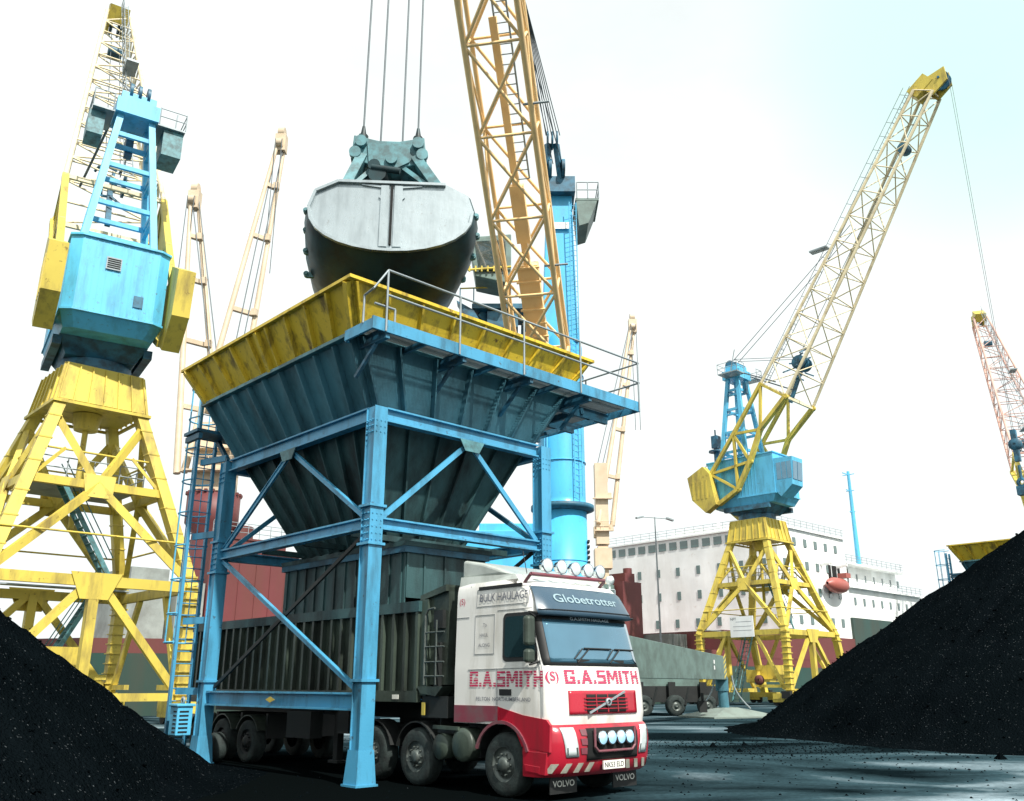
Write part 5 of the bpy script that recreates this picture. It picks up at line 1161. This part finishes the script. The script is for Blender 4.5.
    lettering('plate_lettering', 'NK53 ELD', .08, lambda x, y: (1.05 + x, -.118, .475 + y), M['black'], pl, width=.47, off=.006)
    # mud flaps with lettering
    for x0_, y0_ in ((.20, .30), (1.72, .30)):
        m = MB(); m.bx(x0_, x0_ + .62, y0_, y0_ + .02, .10, .36); fl = P(m, 'mudflap', 'black')
        lettering('mudflap_lettering', 'VOLVO', .095, lambda x, y: (x0_ + .06 + x, y0_ - .004, .20 + y), M['plate'], fl, width=.50, off=.012)
    # corner step and side skirt
    m = MB(); m.prism([(.0, .16, 1.22), (.0, .70, 1.28), (.0, 1.30, 1.40), (.0, 1.30, 1.17), (.0, 1.05, 1.13), (.0, .86, 1.02), (.0, .72, .80), (.0, .10, .74), (.0, .08, 1.14)], (.05, 0, 0)); m.v = [(x - .012, y, z) for x, y, z in m.v]; P(m, 'front_wing', 'red')
    m = MB(); m.prism([(-.02, .15, .73), (-.02, .70, .74), (-.02, .66, .42), (-.02, .2, .40)], (.10, 0, 0)); m.prism([(-.03, .30, .52), (-.03, .64, .54), (-.03, .62, .44), (-.03, .32, .42)], (.009, 0, 0)); P(m, 'cab_step', 'red', bevel=.01)
    m = MB(); m.prism([(-.012, 1.303, 1.17), (-.012, 1.303, 1.41), (-.012, 2.44, 1.41), (-.012, 2.44, 1.13), (-.012, 1.86, 1.13), (-.012, 1.6, 1.16)], (.05, 0, 0)); P(m, 'lower_panel', 'maroon')
    m = MB(); pts = [(s_, z) for s_, z in [(1.20 + .66 * math.cos(R(a_)), .50 + .66 * math.sin(R(a_))) for a_ in range(20, 171, 10)]]
    for (a0, b0), (a1, b1) in zip(pts, pts[1:]): m.beam((.15, a0, b0), (.15, a1, b1), .05, .30, (1, 0, 0))
    P(m, 'wheel_arch', 'chassis')
    m = MB(); [m.beam((-.02, a0, b0 + .0), (-.02, a1, b1), .05, .035, (1, 0, 0)) for (a0, b0), (a1, b1) in zip(pts[:-2], pts[1:-1])]; P(m, 'arch_lip', 'maroon')
    # chassis, tanks
    m = MB()
    for x in (.80, 1.62): m.bx(x, x + .09, .6, 6.2, .75, 1.02)
    m.bx(.3, 2.2, .2, 2.4, .70, 1.11); m.bx(.12, .8, 2.3, 3.05, .92, 1.03); m.bx(.2, .8, 1.95, 2.9, .55, .9); m.bx(.85, 1.66, 3.8, 5.2, 1.03, 1.28); m.bx(.15, 2.35, 3.0, 3.02, .5, 1.3)
    P(m, 'chassis_frame', 'chassis')
    m = MB(); m.lathe((0, 2.22, .76), (1, 0, 0), [(.0, -.04), (.2, -.035), (.27, -.01), (.28, .02), (.28, .7), (.0, .72)], 28); m.lathe((0, 2.85, .70), (1, 0, 0), [(.0, .0), (.2, .01), (.22, .03), (.22, .7), (.0, .7)], 24); m.beam((-.01, 2.3, 1.02), (-.01, 3.0, 1.03), .06, .06); P(m, 'air_tank', 'trailer')
    def wheel(s_, x=.02, r_=.50, name='wheel', rimk='rim'):
        for xx, dr in ((x, 1), (2.48 - x, -1)):
            m = MB(); m.lathe((xx, s_, r_), (dr, 0, 0), [(.27, .0), (.30, -.0), (.40, -.015), (.465, .01), (r_ - .01, .04), (r_, .08), (r_, .24), (r_ - .01, .27), (.44, .30), (.27, .30)], 40); w_ = P(m, name, 'tyre')
            m = MB(); m.lathe((xx, s_, r_), (dr, 0, 0), [(.285, .0), (.275, .03), (.24, .05), (.205, .06), (.19, .03), (.12, .02), (.11, -.03), (.08, -.05), (.0, -.05)], 28)
            for k in range(10): a_ = k * PI / 5; m.tube((xx + dr * .05, s_ + .165 * math.cos(a_), r_ + .165 * math.sin(a_)), (xx - dr * .02, s_ + .165 * math.cos(a_), r_ + .165 * math.sin(a_)), .018, 6)
            m.build('rim', M[rimk], w_)
    wheel(1.20, .03); wheel(3.60, .05); wheel(4.95, .03)
    for s_ in (10.2, 11.5, 12.8): wheel(s_, .10, .48, rimk='chassis')  # trailer rims near black: shade under the body put into the colour
    m = MB()
    for s_ in (3.6, 4.95):
        pts = [(s_ + .60 * math.cos(R(a_)), .50 + .60 * math.sin(R(a_))) for a_ in range(15, 166, 15)]
        for (a0, b0), (a1, b1) in zip(pts, pts[1:]): m.beam((.22, a0, b0), (.22, a1, b1), .025, .38, (1, 0, 0))
    P(m, 'mudguard', 'chassis')
    # trailer
    Y0, Y1, Z0, Z1 = 3.52, 13.35, 1.56, 3.24
    m = MB(); m.bx(.06, 2.44, Y0, Y1, Z0, Z1)
    body = P(m, 'tipper_body', 'trailer')
    m = MB()
    n = 26
    for i in range(n + 1): y = Y0 + .05 + (Y1 - Y0 - .1) * i / n; m.bx(-.04, .059, y - .04, y + .04, Z0 + .08, Z1 - .16)
    for i in range(n):
        y = Y0 + .05 + (Y1 - Y0 - .1) * (i + .5) / n
    m.bx(-.045, .06, Y0 - .02, Y1 + .02, Z0 - .12, Z0 + .079); m.bx(2.44, 2.53, Y0, Y1, Z0 - .12, Z0 + .08)
    for i in range(n + 1): y = Y0 + .05 + (Y1 - Y0 - .1) * i / n; m.bx(2.441, 2.52, y - .04, y + .04, Z0 + .08, Z1 - .16)
    m.build('body_rib', M['trailer'], body)
    m = MB(); m.bx(-.055, .065, Y0 - .03, Y1 + .03, Z1 - .158, Z1 + .04); m.bx(2.435, 2.545, Y0 - .03, Y1 + .03, Z1 - .158, Z1 + .04); m.bx(.066, 2.434, Y1 - .06, Y1 + .03, Z1 - .1, Z1 + .04); m.build('top_rail', M['teal_dk'], body)
    # load of coal showing over the rail
    m = MB(); nx, ny = 8, 40; pts = []
    for j in range(ny):
        for i in range(nx): u_ = i / (nx - 1); y = Y0 + .1 + (Y1 - Y0 - .2) * j / (ny - 1); pts.append((.08 + 2.34 * u_, y, Z1 - .05 + .25 * math.sin(u_ * PI) * (.6 + .4 * math.sin(j * .5)) + random.uniform(-.03, .03)))
    m.grid(pts, nx, ny); m.build('coal_load', M['coal'], body)
    # front bulkhead, ram housing and hooped ladder between cab and body
    m = MB(); m.prism([(.10, 2.78, 1.75), (.10, 2.78, 3.50), (.10, 3.1, 3.46), (.10, 3.55, 3.34), (.10, 3.56, 1.75)], (2.3, 0, 0)); m.bx(.02, .12, 3.30, 3.52, Z0, Z1 + .06); m.prism([(.02, 2.78, 3.42), (.02, 2.78, 3.54), (.02, 3.55, 3.38), (.02, 3.55, 3.28)], (2.46, 0, 0)); P(m, 'front_bulkhead', 'trailer')
    m = MB(); m.path([(-.02, 3.32, 1.75), (-.02, 3.32, 3.0), (-.02, 3.24, 3.1), (-.02, 3.05, 3.12)], .022, 6); m.path([(-.02, 2.98, 1.75), (-.02, 2.98, 2.9)], .018, 6)
    for z in (1.9, 2.15, 2.42, 2.68): m.tube((-.02, 3.32, z), (-.02, 2.75, z), .016, 5)
    P(m, 'front_ladder', 'rim')
    m = MB(); m.bx(.02, .10, 2.86, 3.12, 2.75, 3.08); m.bx(-.0, .1, 2.95, 3.05, 1.7, 2.5); m.bx(.05, 1.4, 2.70, 3.45, 1.18, 1.55); P(m, 'ram_gear', 'chassis')
    m = MB(); m.prism([(-.04, 2.75, 1.72), (-.04, 3.50, 1.72), (-.04, 3.40, 1.60), (-.04, 2.95, 1.55)], (.3, 0, 0)); P(m, 'ladder_step', 'trailer')
    m = MB(); m.bx(-.012, -.003, 3.28, 3.38, 1.22, 1.44); P(m, 'service_sticker', 'crane_yel')
    m = MB(); m.bx(-.055, -.047, 4.05, 4.25, Z0 - .07, Z0 + .01); P(m, 'side_marker', 'plate')
    m = MB()
    for x in (.72, 1.65): m.bx(x, x + .12, 3.4, 13.2, 1.12, 1.43)
    for y in (9.6, 10.85, 12.15): m.bx(.3, 2.2, y, y + .1, .55, 1.1)
    m.bx(.3, .45, 6.6, 6.75, .25, 1.15); m.bx(.25, .5, 6.5, 6.85, .2, .25); m.bx(2.0, 2.15, 6.6, 6.75, .25, 1.15)
    P(m, 'trailer_frame', 'chassis')
    m = MB()
    for s_ in (10.2, 11.5, 12.8):
        pts = [(s_ + .58 * math.cos(R(a_)), .48 + .58 * math.sin(R(a_))) for a_ in range(25, 156, 13)]
        for (a0, b0), (a1, b1) in zip(pts, pts[1:]): m.beam((.28, a0, b0), (.28, a1, b1), .025, .38, (1, 0, 0))
    m.bx(.02, .05, 13.3, 13.34, .35, 1.1); P(m, 'trailer_mudguard', 'trailer')
    m = MB(); m.bx(.05, .35, 7.3, 8.3, .65, 1.2); m.bx(.08, .3, 5.9, 6.3, .8, 1.25); P(m, 'side_locker', 'chassis')
    return o
lorry()

# ------------------------------------------------------------------ coal heaps
def noise2(x, y, seed=0):
    from mathutils import noise
    return noise.noise(Vector((x, y, seed * 7.3)))
def heap(name, cx, cy, h, rad, step, label, amp=1.0, stretch=(1, 1)):
    n = int(2 * (rad + 1.2) / step); pts = []; m = MB()
    for j in range(n + 1):
        for i in range(n + 1):
            x = -rad - 1.2 + i * 2 * (rad + 1.2) / n; y = -rad - 1.2 + j * 2 * (rad + 1.2) / n
            d = math.hypot(x / stretch[0], y / stretch[1]); wob = noise2(x * .18, y * .18, 1) * .8 * amp
            z = h * (1 - d / (rad + wob)); k = .35; z = h - (math.sqrt((h - z) ** 2 + .5) - .0)   # soft top
            z += noise2(x * .6, y * .6, 2) * .16 * amp + noise2(x * 2.4, y * 2.4, 3) * .06 + abs(noise2(math.atan2(y, x) * 9, d * .12, 6)) * -.16 + noise2(x * 6.5, y * 6.5, 4) * .022 + noise2(x * 15, y * 15, 5) * .018
            z = z if z > .12 else .12 * math.exp((z - .12) / .25) - .006
            pts.append((x, y, z))
    m.grid(pts, n + 1, n + 1, True)
    o = m.build(name, M['coal']); o.location = (cx, cy, 0); return tag(o, label, 'coal heap', 'coal heaps on the quay'), pts, n
def lumps(pts, n, loc, count, rmin, rmax, parent):
    m = MB(); ico = [(0, 0, 1), (.9, 0, .3), (.3, .85, .3), (-.7, .5, .35), (-.7, -.5, .3), (.3, -.85, .35), (.6, .5, -.5), (-.3, .8, -.5), (-.9, 0, -.5), (-.3, -.8, -.5), (.6, -.5, -.5), (0, 0, -.9)]
    fs = [(0, 1, 2), (0, 2, 3), (0, 3, 4), (0, 4, 5), (0, 5, 1), (1, 6, 2), (2, 7, 3), (3, 8, 4), (4, 9, 5), (5, 10, 1), (2, 6, 7), (3, 7, 8), (4, 8, 9), (5, 9, 10), (1, 10, 6), (11, 7, 6), (11, 8, 7), (11, 9, 8), (11, 10, 9), (11, 6, 10)]
    for _ in range(count):
        p = pts[random.randrange(len(pts))]
        if p[2] < .004 and random.random() < .9: continue
        r_ = random.uniform(rmin, rmax) * random.choice((.6, .8, 1, 1.5)); a_ = random.uniform(0, 6.28); c, s_ = math.cos(a_), math.sin(a_); ox, oy = random.uniform(-.08, .08), random.uniform(-.08, .08)
        m.add([(p[0] + ox + (x * c - y * s_) * r_, p[1] + oy + (x * s_ + y * c) * r_ * .8, max(p[2], 0) + z * r_ * .7) for x, y, z in ico], fs)
    o = m.build('coal_lumps', M['coal'], parent); o['kind'] = 'stuff'; return o
c1, p_, n_ = heap('coal_heap', -16.0, 15.3, 8.1, 10.7, .09, 'black coal heap filling the lower left corner in front of the left crane')
lumps(p_, n_, None, 7000, .012, .034, c1)
c2, p_, n_ = heap('coal_heap', 23.7, 35.8, 9.7, 14.4, .14, 'tall black coal heap at the right side in front of the second hopper')
lumps(p_, n_, None, 7000, .02, .05, c2)
# loose coal on the quay round the lorry
def scatter():
    m = MB(); tet = [(0, 0, .7), (.9, 0, 0), (-.5, .8, 0), (-.5, -.8, 0)]
    for _ in range(2600):
        y = random.uniform(9, 34); x = random.uniform(-6, 14)
        if random.random() < .5: x, y = random.gauss(7.5, 2.5), random.gauss(27.5, 2.2)
        r_ = random.uniform(.012, .045); a_ = random.uniform(0, 6.28); c, s_ = math.cos(a_), math.sin(a_)
        m.add([(x + (u * c - v * s_) * r_, y + (u * s_ + v * c) * r_, .0 + w_ * r_) for u, v, w_ in tet], [(0, 1, 2), (0, 2, 3), (0, 3, 1)])
    for x, y, r_ in ((5.9, 27.9, .16), (7.0, 28.6, .13), (6.2, 25.9, .12), (12.0, 23.4, .2), (12.9, 20.6, .26), (13.6, 21.0, .2)):
        m.add([(x + u * r_, y + v * r_, w_ * r_ * 1.2) for u, v, w_ in tet], [(0, 1, 2), (0, 2, 3), (0, 3, 1)])
    tag(m.build('loose_coal', M['coal']), 'small loose coal lumps scattered over the quay surface', 'loose coal', kind='stuff')
scatter()

# ------------------------------------------------------------------ quay lamp post
def lamp():
    o = empty('lamp_post', (15.9, 98.0, 0), R(20), label='thin twin-armed lamp post in front of the white ship front', cat='lamp post')
    m = MB(); m.tube((0, 0, 0), (0, 0, 19.2), .14, 8, .07); m.tube((0, 0, 0), (0, 0, 1.6), .22, 8); m.build('pole', M['galv'], o)
    m = MB(); m.tube((-1.6, 0, 19.4), (1.6, 0, 19.4), .05, 6); m.tube((0, 0, 19.0), (0, 0, 19.5), .07, 6); m.build('arm', M['galv'], o)
    for s_ in (-1, 1): m = MB(); m.box((s_ * 1.9, 0, 19.35), (.9, .4, .22), Matrix.Rotation(s_ * .25, 3, 'Y')); m.build('lamp_head', M['galv'], o, bevel=.04)
lamp()
